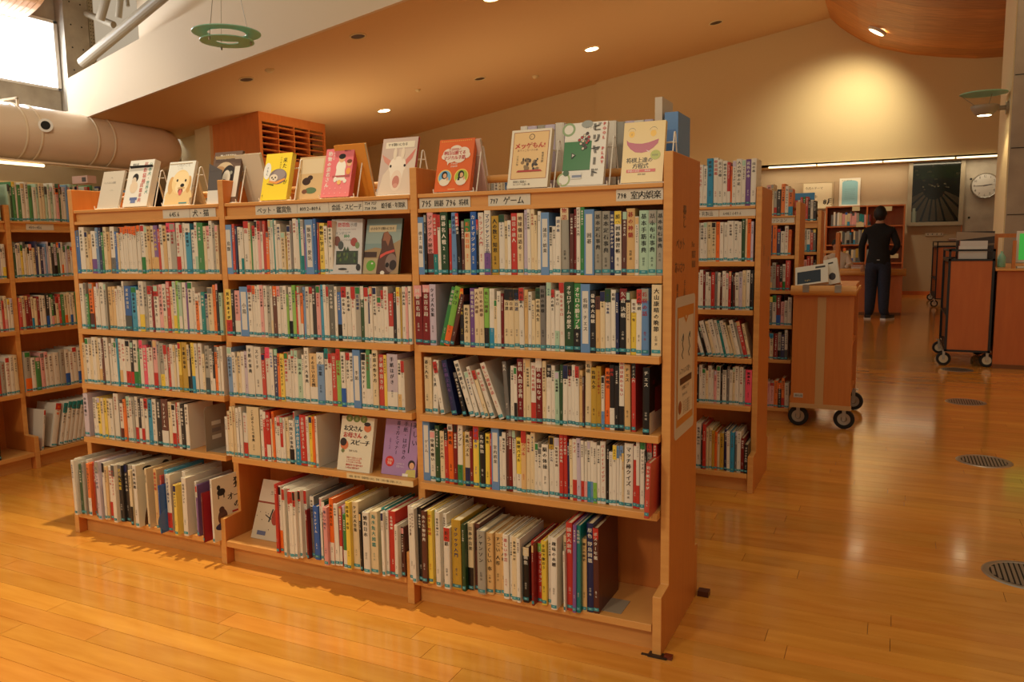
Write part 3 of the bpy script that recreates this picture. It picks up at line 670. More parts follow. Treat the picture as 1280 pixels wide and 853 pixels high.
# fallen red book lying tilted at the end of the fourth shelf
b = MB(); b.xf = Matrix.Rotation(R(2), 4, 'Y'); spine_book(b, .015, .175, .125, 'r', tcol='w', title='切り紙あそび'); b.xf = None
o = b.build('book', ['cover','paper']); o.location = (2.671, -.088, ROWZ[3]-.012+.0125); tag(o, 'red book pushed forward past the edge of the fourth shelf beside the end panel', 'book', GR)

# middle bay, lower rows as single books
GM = 'books in the lower middle bay of the front bookcase'
R24 = '''w3x16 c3.4x18.4 c3.2x20.4 c3x20.4 w3.4x20.2 d1.6x16 w3.2x20.6 w_r5x18.4=r -.8 c14.6x21=k:ことばのしらべ事典 -1.2 w3.6x20.4 r^w3.6x20 r_w4.8x20=w:あいさつ c2x17 o2.6x20.2 w3.4x18 w^r3.4x18.6 r_w3.6x18.6 w2.6x18.4 c3.6x18.4 w_k5.6x17.6=k:文例文章事典 w1.6x21 u6x19.2:はがきの書き方 r8.2x20=w:手紙はがきメール w3.2x19.6 y4x20 o3x20 w3x19.8'''
row(R24, 283.6, 588, -.03, ROWZ[3], 1.78, 'fourth shelf of middle bay', GM, seed=24, detail=2, px1=398, prot=(0,.006))
R25 = '''r3x27.6 w_o3.4x27 w^r2.9x26.6 w^r2.9x26.5 w^r2.9x26.5 w^r2.9x26.5 w^r2.9x26.4 w^r2.9x26.4 w^r2.9x26.3 w^r2.9x26.3 w^r3.2x26.2 -1.4 R2x19 d^w4.5x24.4 b6x21 w2.6x24 N^w3.6x22.8 k4.2x21.4=w p4.4x22.6:楽しい釣り o_w4.6x25.6 w5.2x24 r_w3x22.6 v_r3.4x22.8 n_w4x20.4 y4.6x25.8=k:熱帯魚・水草 c7.4x25.6 -1.8 k2.4x22 R_w3x22.4 w7x22.8=k:鱒釣日本 c8.4x23.2=t:海水魚大図鑑 t4.8x24=w w3x23.8 w3x23.8 r8x24 w3.6x19.6 m^k4x18.6 w3.6x18.6 o6.6x20.4=w'''
row(R25, 349.4, 708, -B_-.004, ROWZ[4], 1.797, 'bottom shelf of middle bay', GM, seed=25, detail=2, px1=518.5, prot=(-.032,.010), depth=.2)

# -------------------------------------------------- second bookcase: single books in the visible strip
G2 = 'books on the second bookcase'
X2 = 2.698
def bc2(spec, u, v, r_, nm, sd, yo=0, **k): row(spec, u, v, 1.77+yo, ROWZ[r_] if r_ >= 0 else ZL, X2, nm, G2, seed=sd, detail=2, px1=None if nm[:3] == 'xxx' else 944.5-(1.5 if r_ > 1 else 0), **k)
bc2('w3x18.6 w8x21.8=r:星の文明史 w5x21=k u8x24.4=k:建築の本 w6x24.4=r:野菜図鑑 w6x23.8=k:花の文様 w6x22.8=k r_w4x22 o2x20 w5x22.6 w7x23.4=k:人の四季の花 w5.2x23 P6.6x23:花色の本 w7x23', 868, 250, -1, 'top of second bookcase', 61, .004)
bc2('w4x20 w5x20 w4.6x20 c5x20.2=k c5.6x20.2=k o4.4x20 w5x19.8 w4.6x19.8 w8x20.6=k w5.4x20.4=k w4x20 N4.2x21.6 c2.4x21.4 o4.6x21.4 v3x20 w3.4x20', 870, 325, 0, 'upper shelf of second bookcase', 62)
bc2('w4x19 w4x20.6 R2.4x20 w3.4x19 w3.4x17 r4.4x19 d3x19.4 w3x19 m3x18 w4x20 w3x19 r3x20 k2.4x19 m3x18.4 w4.2x19 v4x19.6 c4x20 w4.8x20.2 k4x20.4 c3.4x21', 870, 391, 1, 'second shelf of second bookcase', 63)
bc2('m5x18<-12 w3.6x17<-16 -2 k2x16<-16 w5x19<-16 c3.6x19<-14 w5.5x19.6<-14 w3.4x19.6<-13 t3x19.6<-13 w4x19.4<-13 c4.4x18.6<-16 c3x17<-14 w4.4x19.6<-14 g3x18.6<-13 r4.4x19.6<-14 c3x18<-12 w4x19.6<-14', 871, 452, 2, 'third shelf of second bookcase', 64)
bc2('k3x19.6 w3.4x20 w4x18 c3x17 w4x20 w2.4x18 p3x17.4 w4.6x20 k2x19 w5x18 d3x20 w3.6x18 c3x19.6 w4.6x20 w4.6x20 g2.4x19 h7.6x18.4 w3.6x18', 870, 511, 3, 'fourth shelf of second bookcase', 65)
bc2('w7x24 k2x20 r4x24 c3x22 c4x22 Y3.4x21 o3x20 c3x19 Y5x20 B4x22 w4x21 u5x21 d3x22 w5x21.6 R4x18 k5x15 w8x23', 869, 590, 4, 'bottom shelf of second bookcase', 66, -.07, depth=.19, prot=(-.01,.006))

# -------------------------------------------------- remaining books: one mesh
def autospec(rnd, n, pal, wmin, wmax, hmin, hmax):
    out = []
    for _ in range(n):
        c = rnd.choice(pal); a = '' if rnd.random() < .6 else rnd.choice(['^','_'])+rnd.choice('rbkuopnyeG')
        if a and a[1] == c: a = ''
        out.append(f'{c}{a}{rnd.uniform(wmin,wmax):.1f}x{rnd.uniform(hmin,hmax):.1f}')
    return ' '.join(out)
rs = random.Random(11)
# middle bay upper rows
R21 = '''s*9.6x19.4:鳥獣 r3.4x19.6=w B2.6x19 -1.4 w4.4x18.6 w_t3.6x18 w^r7x20.4=r:小鳥 c3x20.2 n2x17 w^r4x18.6 w3.6x20.6 p^r4x20.4 w3x16.4 r4x20.4=w o4x16.4=w w^a3.6x20.8 w3x20.6 t2x20.8 w3x20.4 w5x19.4 c6x16 Y2x14.6 w5x18.6 d3x20.4 w5.4x20.8 w3.4x20.8 t3x20.8 w_t3.6x20.4 P2.4x17 s*11x20.6:獣医学・愛玩 b4x20.4 -1 r2x19 y7x18.8=k:動物に学ぶ w5x18 w^r6x19.6=N'''
row(R21, 283, 343, 0, ROWZ[0], 1.45, prot=(0,.003), seed=21, px1=416)
R22 = '''y_r6.8x18.8=k k3.6x18.4 p_w6.4x18.2 s*9.6x19.6:小鳥 w^r5x20.2 w^o3.6x20.2 w3x20 w3x20.2 p4x20.2 w4x20.4 g4.4x20 w_c2.4x20.2 m^o4.6x20.2 w^p4x20.4 w3.6x20.4 w4x20.4=k l2.4x17 w_k4x20=k l^l4x20.6 r3x18.4 w^r3x20.4 o_w3x17.6 s3x20 w4x20 w^r3.4x20=k k5x20.4=w p5x20.6=r u3.8x21 w3.6x20.6 w^r2.6x20.4 G7x20.6 w3x20.4 b_k4.8x18 w^r6x20.4=k w5.4x20.4=k w^r5x20.4=r g6x20.2 N^w4x20.2 w^r5x20.2=r B_w2x20 w^r3.4x20.2 w4.8x20.2=k w^p5.4x16.6=k w^r3x19 w5.4x20.4=r r_w5.6x18=w k4x20 w^y4.2x20.4=o Y1.6x20 w5x20.4=k p2.6x20 w4x20.4=k w_k4x20=k'''
row(R22, 284, 430, -.012, ROWZ[1], 1.797, seed=22, px1=519)
R23 = '''s^w5.6x20=k w4x18.4 c2x16 c4x18.4 w4x18.4 v4x18.8 w8x21.4=k:手紙の事典 w8.6x21=k:スピーチ r4.4x18.4=w w^h5.6x20.6=r w4x20.4=b B^n4.6x20.4 o3x18.6 y4.8x18.8=k w^o5x19.4=r w3x18.6 w^r3.4x20.8=k w^a4.4x20.4=k a6x17.2 w2.6x18.8 w5.4x21.4=k:スピーチ大事典 e_w9x19.6=k:その言い方文例 s^w8.6x19.8=k:心の言葉 w^t4.6x21.6 w^r4x20 r6x20.2=w:はじめてのスピーチ l^r5x22 w_b5.6x20.6=k w^r4.6x20.4=k w4.4x20.2 s*8.8x21.6:手紙 w6x20.8=k n_w4.8x22.2 w3x20.6 c6.6x22.4 r6.6x20.4=w:手紙の書き方 y3.6x20.2 v_w12.6x21.2=k:手紙はがき w_e4.4x18.8 w^r4x18.6 c10.4x21=k:手紙'''
row(R23, 286.6, 512, -.018, ROWZ[2], 1.797, seed=23, px1=517.5)
# left bay
R11 = '''s*6x19:犬・猫 b3.4x19 -.2 w6.4x20.6=k c4x18.4 e3.4x17.4 w_P6.6x18.6=k s3.6x20.2=w B3x20 n3x18 c4x20 e3.8x18 w_d5.4x20 b3.4x18=w c2.4x17.4 w^o3.3x20 w^o2.7x20.2 w^o2.7x20.2 w^o2.7x20.2 w^o2.7x20.2 w^o2.7x20.2 w^o2.7x20.2 w^o2.7x20.2 w^o2.7x20.2 w^o2.7x20.2 w_n5x20.4 c3.4x20.2 e3.6x20 c_e4x20.2 P_e5.4x20.4=y r3x18.6=w w3.6x20.4 e4.6x20.2 w^h4.6x20.8=k g^h7x20.8 w_r5.4x20.8=r w^r3.4x20.4 w3x20.6 u^w6.8x20.6 w4.4x17.8 w_a3.6x20.8 n7.6x20.8 c3.8x19 w^p4x19.2 w4x21.4=k g3x20 c4x19.4'''
row(R11, 92, 342.6, 0, ROWZ[0], .897, seed=12, px1=274.5)
R12 = '''w4.6x20.4 g2.6x20.4 n3.4x15.6=w o_m5.4x20.6 -1.4 w4x18.8 w^r2.6x20.6 w5.6x20.8=k g3x20.6 -1.6 e4.6x19 e3.6x19 w3x18 w3x19.4 w3x18.6 w2.4x21.4 b_G8x19.4=w u7x19.2 w3x17.6 w_y5.8x21.4 g3.8x21.4 w^r5.4x19.6=k R2.4x19 w^r6x20=k p4.8x20.4 w_c4.6x20.2 r4.6x21.8=w c3x19.4 w_y4x21.6 l3.4x21.6 a_w4x21.4 w5x21.4 P2x21 w6x21.6=k w3x19 o^w3.8x17 w3x17 t4.6x17.2 g4x17 c6.4x19.4=k o3.4x20.6 k3x21 a4x17'''
row(R12, 102, 413, -.012, ROWZ[1], .897, seed=13, px1=278.5)
R13 = '''c3.8x18.2 w4.6x20.8 c4.6x20.8 w4.6x21.4 c3.4x21.2 w_e4x21 m3x20.6 w6x21.2 -1.6 w3x19 w3.6x20.8 w3x19.4 u2x21.2 w_e4.4x21=r w4.6x21=r w_r6x20.8=k k_r4x20 w_n5.6x20.6 n3x17 w^h4.4x21.2 h5.2x19=w w3.4x18 w^k4.4x20.8 p_r5.6x21.2=k g3.4x21 g_y5.8x20 w^r4.4x19.8=r r3x18.8=w w4.6x20 c3x20 w3.4x19.6 y_Y4x21.2 Y7.6x21.2 c_k3x20 k3x20 y_u4.4x21.2=k w4x21 w5x21.2 c3.2x16.6 g_G6x20.4 w4x19 k_w3x19.6 o4.4x20.2 w3x20 w3.4x20.2 w4x20.4=k'''
row(R13, 105.6, 486, -.018, ROWZ[2], .897, seed=14, px1=283)
R14 = '''v5.4x19.6 -4.2 w3.4x18.4 w3x18.4 y3.8x18.6 c3.4x18.6 y3.2x18.4 c3.4x18.6 w4x18.6 w5.6x20.8 d2x18 w_m4x17 o3x18.8 w^a4.2x20.2=k w3x20 g3.2x20.4 w_r3.4x20.4 k_w3.4x20 w_r3.6x20 w^r4x20.2 u4.6x20 w4.6x20.2 k6.2x20.2 m_w7.6x20.4 c4x19.6 w_r4.6x19 r3.4x19.6 w3x20 k4.6x19.4 w4.2x19.4 -2'''
row(R14, 106, 545, -.025, ROWZ[3], .83, seed=15, px1=238, prot=(0,.008))
R15 = '''w3x24.8 w3.6x24.8 N4x23 g3x24.6 w2.6x24.8 o_w4x23.8 r6.4x24=w:犬の学校 m3.4x24 w3.6x22.6 v^g4.6x26 -1 w^k3x25.4 e3.4x24 w_r5x24.2=r w_m3x23.8 w^G4.4x26=r k^d5x25.4=y:愛犬大図鑑 k5x25.6=w g5x25.8 -2 c_k3.6x24.6 -18 c2.4x26 -17.5 r2x24 u4.4x26=w w_r6x24.6 -1.4 R5.6x20.6=w y4x21.6 w4.6x26.4=k w6x24.8=k -4.4 w3x22.4 P^w2.4x21.4 -15'''
row(R15, 98.5, 648, -B_-.004, ROWZ[4], .897, seed=16, px1=262, prot=(-.032,.010), depth=.2)
# rear rows seen above the front case and the tops of the second case
rw = random.Random(4)
row('w11x23.6 v14x23.2 g12x23.4 v15x23 w13x23.3 v14x23 g10x22.8 w13x22.8 v12x22.8 v14x22.6 w12x22.6 g12x22.4 v13x22.4 w14x22.3 v12x22.2', 560, 260, .215, ZL, 2.615, seed=41, x0=2.13, ppm=400, depth=.14, detail=0)
row(autospec(rw, 110, 'wwwcgsRkwc', 6, 9.5, 18, 22), 0, 300, 1.775, ZL, 2.38, seed=42, x0=.04, ppm=360)
# third and fourth bookcase, visible right ends
for y0, s, u in ((3.54,3,.5),(5.31,4,.4)):
    for ri, (z, p) in enumerate(zip([ZL]+ROWZ, [0]+PROT)):
        row(autospec(rs, 48, 'wwwckRrgBopwG', 6, 10, 17, 21.5 if ri else 22.5), 0, 300, y0-p+.004, z, 2.698, seed=50+s*10+ri, x0=1.85+rs.random()*.03, ppm=320)
# left bookcase (faces +x): local x runs along world y
LX = Matrix.Translation((-1.29,-.375,0)) @ Matrix.Rotation(R(90), 4, 'Z')
def lrow(spec, lx, z, p, xmax, sd, **k): row(spec, 0, 0, -p+.003, z, xmax, seed=sd, x0=lx, ppm=300, xf=LX, **k)
for bi in (0,1,2):
    lx, xm = bi*.9+.031, (bi+1)*.9-.004
    lrow(autospec(rs, 60, 'wcNnsaBwwanp', 3, 7.5, 20, 23.5), lx, ZL, 0, xm, 70+bi)
    lrow(autospec(rs, 60, 'wwwvNBsywwcnk', 3, 6, 17.5, 21.5), lx, LZ[0], 0, xm, 75+bi)
    lrow(autospec(rs, 60, 'wwrRnwcckwpc', 4, 6.5, 18, 21), lx, LZ[1], .01, xm, 80+bi)
    lrow(autospec(rs, 60, 'wwwgrkwpwnc', 5, 12, 20, 24), lx, LZ[2], .02, xm, 85+bi, depth=.17)
lrow('w14x25 w13x25 w13x25 w12x25 w12x25 w13x25 w12x25 w13x25 w13x24 k6x24', .31, LZ[3], B_-.01, .895, 91, depth=.18)
lrow('-6 w4x24<8 -14 w^r11x26<12=o:編み物 -5 w^t8.5x26<12=G w^t8.5x26<12=G w^t8.5x26<12=G w^t8.5x26<12=G w^t8.5x26<12=G w^t8.5x26<12=G w^t8.5x26<12=G w^t8.5x26<12=G -4 w6x26<12 w6x26<14', .93, LZ[3], B_-.01, 1.79, 92, depth=.18)
so = STUFF.build('packed_books', ['cover','paper'])
tag(so, 'packed upright library books on the left bays, the left edge bookcase and rear bookcases', 'books', kind='stuff')

# ================================================================== FACE-OUT BOOKS AND STANDS
class Art:
    def __init__(s, mb, w, h): s.mb, s.w, s.h, s.k = mb, w, h, 0
    def nx(s): s.k += 1; return -.0002-.00006*s.k
    def rect(s, u0, u1, v0, v1, c):
        y = s.nx(); s.mb.add([(u0*s.w,y,v0*s.h),(u1*s.w,y,v0*s.h),(u1*s.w,y,v1*s.h),(u0*s.w,y,v1*s.h)], [(0,1,2,3)], c)
    def poly(s, pts, c):
        y = s.nx(); s.mb.add([(u*s.w,y,v*s.h) for u, v in pts], [tuple(range(len(pts)))], c)
    def ell(s, cu, cv, ru, rv, c, a0=0, a1=360, n=28):
        rv_ = rv*s.w; pts = [(cu*s.w+ru*s.w*math.cos(R(a0+(a1-a0)*i/n)), cv*s.h+rv_*math.sin(R(a0+(a1-a0)*i/n))) for i in range(n+1)]
        y = s.nx(); s.mb.add([(p[0],y,p[1]) for p in pts], [tuple(range(len(pts)))], c)
    def th(s, t, size, u, v, c, sq=1, center=False, bold=0):
        y = s.nx(); text_h(s.mb, t, size*s.w, lambda a, b: (a, y, b), u*s.w, v*s.h, c, sq, center, bold=bold*s.w)
    def tv(s, t, size, u, v, c, bold=0, pitch=1.05):
        y = s.nx(); text_v(s.mb, t, size*s.w, lambda a, b: (a, y, b), u*s.w, v*s.h, c, 1, pitch=pitch, bold=bold*s.w)
def face_book(label, ul, ur, vb, z, w_, h, phi, col, art=None, t=.014, y0=.035, yaw=0, back=False, side=None, grp=None, x=None):
    if x is None: x = at((ul+ur)/2, vb, 1, y0).x
    root = empty('display_book', (x, y0, z), label, 'book', grp)
    root.rotation_euler = (R(-phi), 0, R(yaw + (180 if back else 0)))
    cc = PAL[col] if isinstance(col, str) else col; sc = side or cc
    b = MB(); hw = w_/2
    b.box(-hw, hw, 0, .0012, 0, h, cc); b.box(-hw, hw, t-.0012, t, 0, h, cc); b.box(hw-.0012, hw, .0012, t-.0012, 0, h, sc)
    if art:
        b.xf = Matrix.Translation((-hw, 0, 0)); art(Art(b, w_, h)); b.xf = None
    b.build('cover', 'cover', root)
    b = MB(); b.box(-hw+.001, hw-.002, .0014, t-.0014, .002, h-.002, (.84,.79,.67)); b.build('page_block', 'paper', root)
    return root
STD = []
def stand(x, y0, z, phi, w_=.10, h=.155, lab=''):
    if not STD:
        root = empty('wire_book_stand', (0,0,0)); ys = math.tan(R(16))
        for sx in (-.079,.079):
            pts = [(sx,-.006,.003)]; H_ = .150
            for i in range(9):
                a = math.pi*i/8; pts.append((sx, .046-.009*math.cos(a), H_+.011*math.sin(a)))
            pts.append((sx,.098,.003))
            b = MB(); b.tube(pts, .0024, 6); b.build('side_frame', 'wire', root)
        b = MB()
        for yy, zz in ((.0,.004),(.092,.004),(.037,.13),(.055,.13)): b.tube([(-.079,yy,zz),(.079,yy,zz)], .0018, 6)
        b.build('cross_rod', 'wire', root)['kind'] = 'stuff'
        b = MB()
        for sx in (-.079,.079): b.tube([(sx,.0,.003),(sx,-.026,.003),(sx,-.029,.016)], .0022, 6)
        b.tube([(-.079,-.026,.003),(.079,-.026,.003)], .0022, 6)
        b.build('front_lip', 'wire', root)
        STD.append(root)
        r = root
    else: r = copy_tree(STD[0])
    r.location = (x, y0+.012, z+.0005); r['label'] = lab; r['category'] = 'book stand'; r['group'] = 'wire book stands on top of the front bookcase'
    return r
SKN = (.88,.68,.52); FUR = (.90,.76,.52); OR_ = (.88,.40,.14)
def a_d1(A): A.th('ベットロスの風景', .085, .12, .66, (.45,.44,.42), .85); A.th('くらし', .06, .45, .46, (.5,.5,.48)); A.tv('へ', .1, .45, .86, (.4,.4,.4))
def a_d2(A):
    A.rect(.02,.98,.01,.99,(.90,.89,.86)); A.tv('最新猫種', .16, .68, .95, (.80,.25,.22), .004); A.tv('図鑑事典', .14, .64, .50, (.80,.30,.2), .003)
    A.tv('日本犬・世界犬', .13, .87, .93, (.22,.55,.50), .004); A.th('最新版', .09, .12, .88, BLK)
    A.ell(.34,.62,.12,.13,(.12,.10,.10)); A.ell(.30,.55,.09,.12,(.85,.78,.70)); A.ell(.33,.42,.16,.18,(.88,.80,.70)); A.rect(.25,.55,.14,.20,(.35,.42,.62)); A.rect(.3,.5,.08,.14,(.45,.5,.68))
def a_d3(A):
    A.rect(0,1,0,1,(.90,.90,.87)); A.th('いぬのこと', .11, .30, .88, (.60,.60,.58)); A.th('こいぬ', .07, .35, .82, (.65,.64,.62))
    A.ell(.55,.15,.52,.40,(.90,.78,.56),0,180); A.poly([(.05,0),(1,0),(1,.18),(.05,.18)],(.90,.78,.56))
    A.ell(.20,.45,.11,.26,(.84,.66,.42)); A.ell(.88,.46,.09,.25,(.82,.64,.40))
    A.ell(.55,.52,.33,.36,(.93,.82,.60)); A.ell(.55,.62,.30,.18,(.95,.85,.65)); A.ell(.60,.40,.22,.19,(.95,.87,.70))
    A.ell(.42,.56,.035,.04,BLK); A.ell(.74,.55,.035,.04,BLK); A.ell(.64,.44,.075,.055,BLK); A.ell(.60,.31,.09,.09,(.45,.15,.14)); A.ell(.60,.28,.065,.085,(.85,.42,.40))
    A.ell(.62,.38,.14,.03,(.80,.66,.46)); A.rect(.62,.92,.02,.05,(.3,.55,.6))
def a_d4(A):
    A.rect(0,1,0,1,(.42,.33,.28)); A.th('知っておきたい', .085, .22, .90, WHT, 1, bold=.004); A.th('老犬との暮らしかた', .05, .2, .85, WHT)
    A.ell(.45,.45,.42,.50,(.82,.72,.58)); A.ell(.28,.62,.20,.14,(.72,.55,.38)); A.ell(.62,.52,.24,.30,(.18,.15,.15)); A.ell(.55,.48,.14,.22,(.88,.84,.78)); A.ell(.48,.40,.10,.08,BLK)
    A.ell(.70,.58,.05,.05,(.6,.6,.55)); A.ell(.35,.52,.05,.05,BLK); A.rect(.82,1,.1,.7,(.86,.83,.78))
def a_d5(A):
    A.rect(0,1,0,1,(.95,.84,.20)); A.tv('来た', .17, .76, .90, BLK, .004); A.tv('が', .15, .86, .42, BLK, .003); A.tv('ハリネズミ', .075, .60, .93, BLK)
    A.ell(.12,.63,.14,.26,(.92,.92,.90)); A.tv('うちに', .09, .13, .72, (.15,.25,.4), .003)
    A.ell(.56,.50,.34,.24,(.50,.44,.44)); A.ell(.60,.54,.24,.16,(.60,.55,.55)); A.ell(.40,.47,.16,.12,(.90,.84,.76)); A.ell(.34,.48,.028,.03,BLK); A.ell(.47,.48,.028,.03,BLK); A.ell(.40,.445,.03,.02,BLK)
    A.poly([(.22,.38),(.55,.34),(.86,.42),(.84,.46),(.5,.39),(.24,.42)],(.93,.62,.30)); A.poly([(.18,.36),(.45,.33),(.43,.31),(.16,.35)],BLK); A.tv('暮らし', .05, .06, .12, BLK)
def a_d6(A): A.rect(0,1,0,1,(.80,.68,.50)); A.rect(.08,.92,.60,.95,(.84,.76,.62)); A.ell(.35,.42,.16,.12,(.22,.13,.10)); A.ell(.48,.50,.1,.08,(.22,.13,.10)); A.ell(.55,.20,.22,.10,(.35,.45,.32)); A.ell(.32,.18,.1,.07,(.45,.28,.2))
def a_d7(A):
    A.rect(0,1,0,1,(.88,.45,.48)); A.rect(0,1,0,.42,(.90,.50,.52)); A.tv('動物の患者さん', .15, .16, .95, WHT, .006); A.tv('小さな', .08, .30, .93, WHT)
    A.ell(.60,.62,.17,.20,WHT); A.poly([(.45,.55),(.75,.55),(.80,.33),(.42,.33)],WHT); A.ell(.60,.78,.11,.11,SKN); A.ell(.60,.83,.12,.08,BLK); A.ell(.88,.68,.09,.09,SKN); A.ell(.88,.72,.09,.06,(.45,.25,.15))
    A.ell(.88,.52,.08,.10,(.9,.62,.3)); A.rect(.34,.95,.40,.44,(.70,.35,.35)); A.ell(.45,.36,.06,.08,WHT); A.ell(.60,.30,.07,.07,(.93,.75,.45)); A.ell(.80,.32,.06,.06,WHT); A.th('獣医さん', .06, .65, .93, (.4,.1,.12))
    for i in range(9): A.ell(.12+.19*(i%5), .08+.10*(i//5), .018,.018,(.95,.70,.70))
def a_d8(A):
    A.rect(0,1,0,1,(.78,.70,.66)); A.rect(.5,1,0,.8,(.84,.77,.71)); A.rect(.10,.92,.82,.93,(.90,.86,.78)); A.th('ヤギ飼いになる', .085, .16, .86, (.30,.28,.26), 1, bold=.003)
    A.poly([(.02,0),(.12,.35),(.3,.5),(.75,.48),(.95,.2),(.95,0)],(.86,.79,.72)); A.poly([(.30,.60),(.02,.72),(.12,.58),(.28,.50)],(.82,.56,.50)); A.poly([(.72,.60),(.98,.80),(.90,.62),(.74,.50)],(.82,.50,.45))
    A.ell(.50,.50,.24,.24,(.93,.88,.82)); A.poly([(.28,.50),(.72,.50),(.64,.14),(.38,.14)],(.92,.87,.81)); A.ell(.51,.24,.16,.26,(.90,.82,.75)); A.ell(.51,.22,.10,.15,(.76,.50,.45)); A.ell(.51,.15,.07,.06,(.82,.60,.54))
    A.ell(.31,.50,.03,.035,(.15,.1,.1)); A.ell(.71,.50,.03,.035,(.15,.1,.1)); A.ell(.40,.72,.05,.15,(.9,.84,.76)); A.ell(.62,.72,.05,.15,(.9,.84,.76))
def a_d9(A):
    A.rect(0,1,0,1,OR_); 
    for i in range(16): A.rect(.06+.055*i,.085+.055*i,.955,.97,(.96,.75,.35))
    for cx, cy, r_ in ((.30,.72,.16),(.50,.76,.19),(.72,.73,.17),(.38,.66,.18),(.62,.65,.18),(.82,.68,.10),(.20,.67,.09)): A.ell(cx,cy,r_,r_*.85,(.93,.87,.80))
    A.poly([(.28,.60),(.40,.60),(.30,.50)],(.93,.87,.80)); A.th('万波姉妹の', .075, .30, .78, (.78,.22,.25)); A.th('明日は勝てる', .115, .17, .70, (.78,.20,.24), .95, bold=.004); A.th('マジカル手筋', .115, .17, .61, (.78,.20,.24), .95, bold=.004)
    A.th('万波佳奈', .05, .40, .51, WHT); A.th('万波奈穂', .05, .40, .46, WHT)
    for cx, bg in ((.27,(.45,.70,.85)),(.74,(.65,.75,.25))):
        A.ell(cx,.27,.20,.20,(.96,.80,.40)); A.ell(cx,.27,.175,.175,bg); A.ell(cx,.18,.14,.10,(.92,.88,.80)); A.ell(cx-.01,.31,.085,.10,BLK); A.ell(cx,.30,.052,.062,SKN); A.ell(cx+.08,.24,.03,.045,SKN)
    A.poly([(.66,.30),(.70,.34),(.70,.20),(.64,.20)],BLK); A.rect(.40,.60,.03,.045,(.95,.75,.5))
def a_d10(A):
    A.rect(0,1,0,1,(.91,.88,.80)); A.rect(.06,.95,.15,.96,(.62,.36,.22)); A.rect(.075,.935,.16,.95,(.92,.78,.55)); A.ell(.52,.87,.07,.07,BLK); A.ell(.52,.87,.055,.055,(.92,.78,.55)); A.th('?', .07, .50, .85, BLK)
    A.th('メッゲもん!', .155, .10, .68, (.75,.15,.12), 1, bold=.010); A.th('あてっこカードの本', .06, .18, .625, (.45,.15,.1)); A.tv('十五少年', .06, .20, .56, BLK); A.tv('推理遊戯', .06, .82, .60, BLK)
    rr = random.Random(2)
    for i in range(26): A.ell(.52+rr.uniform(-.20,.20), .40+rr.uniform(-.09,.09), rr.uniform(.02,.045), rr.uniform(.02,.05), rr.choice([(.15,.12,.12),(.30,.24,.2),(.55,.45,.3)]))
    A.poly([(.24,.30),(.80,.30),(.84,.27),(.20,.27)],(.70,.16,.14)); A.th('探偵と怪盗の', .06, .14, .09, BLK); A.th('カードゲーム第一集', .05, .14, .045, BLK)
def a_d11(A):
    G_ = (.12,.46,.22); A.rect(0,1,0,1,(.90,.89,.85)); A.rect(0,.66,.24,.73,G_); A.rect(0,.66,.70,.73,(.86,.86,.8)); A.rect(0,.66,.235,.245,(.1,.3,.15))
    A.ell(.08,.90,.16,.16,(.55,.66,.48)); A.ell(.08,.90,.11,.11,(.90,.89,.85)); A.ell(.52,.97,.14,.09,(.6,.62,.6)); A.th('ポケット', .055, .48, .90, (.2,.2,.2)); A.ell(.05,.10,.16,.16,(.60,.68,.45)); A.ell(.05,.10,.12,.12,(.90,.89,.85))
    for i, (px, py) in enumerate(((.42,.76),(.48,.79),(.54,.82),(.36,.72),(.45,.70),(.52,.73),(.58,.76),(.40,.66),(.47,.64),(.54,.67),(.46,.58),(.52,.60),(.58,.70))): A.ell(px,py,.038,.038,BLK); A.ell(px,py,.028,.028,[(.70,.1,.1),(.85,.8,.7),(.25,.1,.1)][i%3])
    A.poly([(.20,.52),(.30,.48),(.20,.42)],BLK); A.poly([(.215,.50),(.275,.48),(.215,.45)],(.8,.8,.75)); A.rect(.22,.48,.10,.20,(.86,.86,.84)); A.rect(.25,.48,.12,.16,(.45,.50,.62)); A.ell(.10,.20,.07,.07,(.15,.35,.18))
    A.tv('ビリヤード', .21, .76, .985, BLK, .016, pitch=1.26); A.tv('POOL', .10, .94, .99, (.80,.15,.12), .008); A.tv('PLAY', .10, .94, .60, (.80,.15,.12), .008)
def a_d12(A):
    A.rect(0,1,0,1,(.90,.80,.55)); A.ell(.20,.80,.07,.08,(.93,.74,.18)); A.ell(.72,.80,.07,.08,(.93,.74,.18)); A.th('王', .045, .18, .785, (.4,.3,.1))
    for cx in (.20,.72):
        A.ell(cx,.83,.10,.11,(.40,.38,.30),20,160,10); A.ell(cx,.822,.10,.11,(.90,.80,.55),20,160,10)
    pts = [(.08,.71),(.14,.67),(.3,.645),(.46,.635),(.62,.65),(.76,.68),(.86,.70),(.84,.63),(.74,.56),(.6,.50),(.46,.485),(.3,.50),(.18,.56),(.10,.63)]; A.poly(pts,(.70,.26,.40)); A.poly([(.56,.53),(.68,.50),(.64,.485)],(.9,.8,.8))
    A.ell(.80,.44,.12,.115,(.66,.70,.20)); A.th('新装版', .05, .72, .425, BLK); A.th('将棋上達の', .135, .10, .33, (.15,.12,.10), 1, bold=.003); A.th('方程式', .135, .26, .235, (.15,.12,.10), 1, bold=.003)
    A.rect(.12,.82,.165,.215,(.78,.16,.14)); A.th('手筋の公式', .06, .15, .175, WHT); A.th('基礎編', .05, .56, .178, WHT); A.th('飯塚 祐紀', .045, .40, .12, BLK)
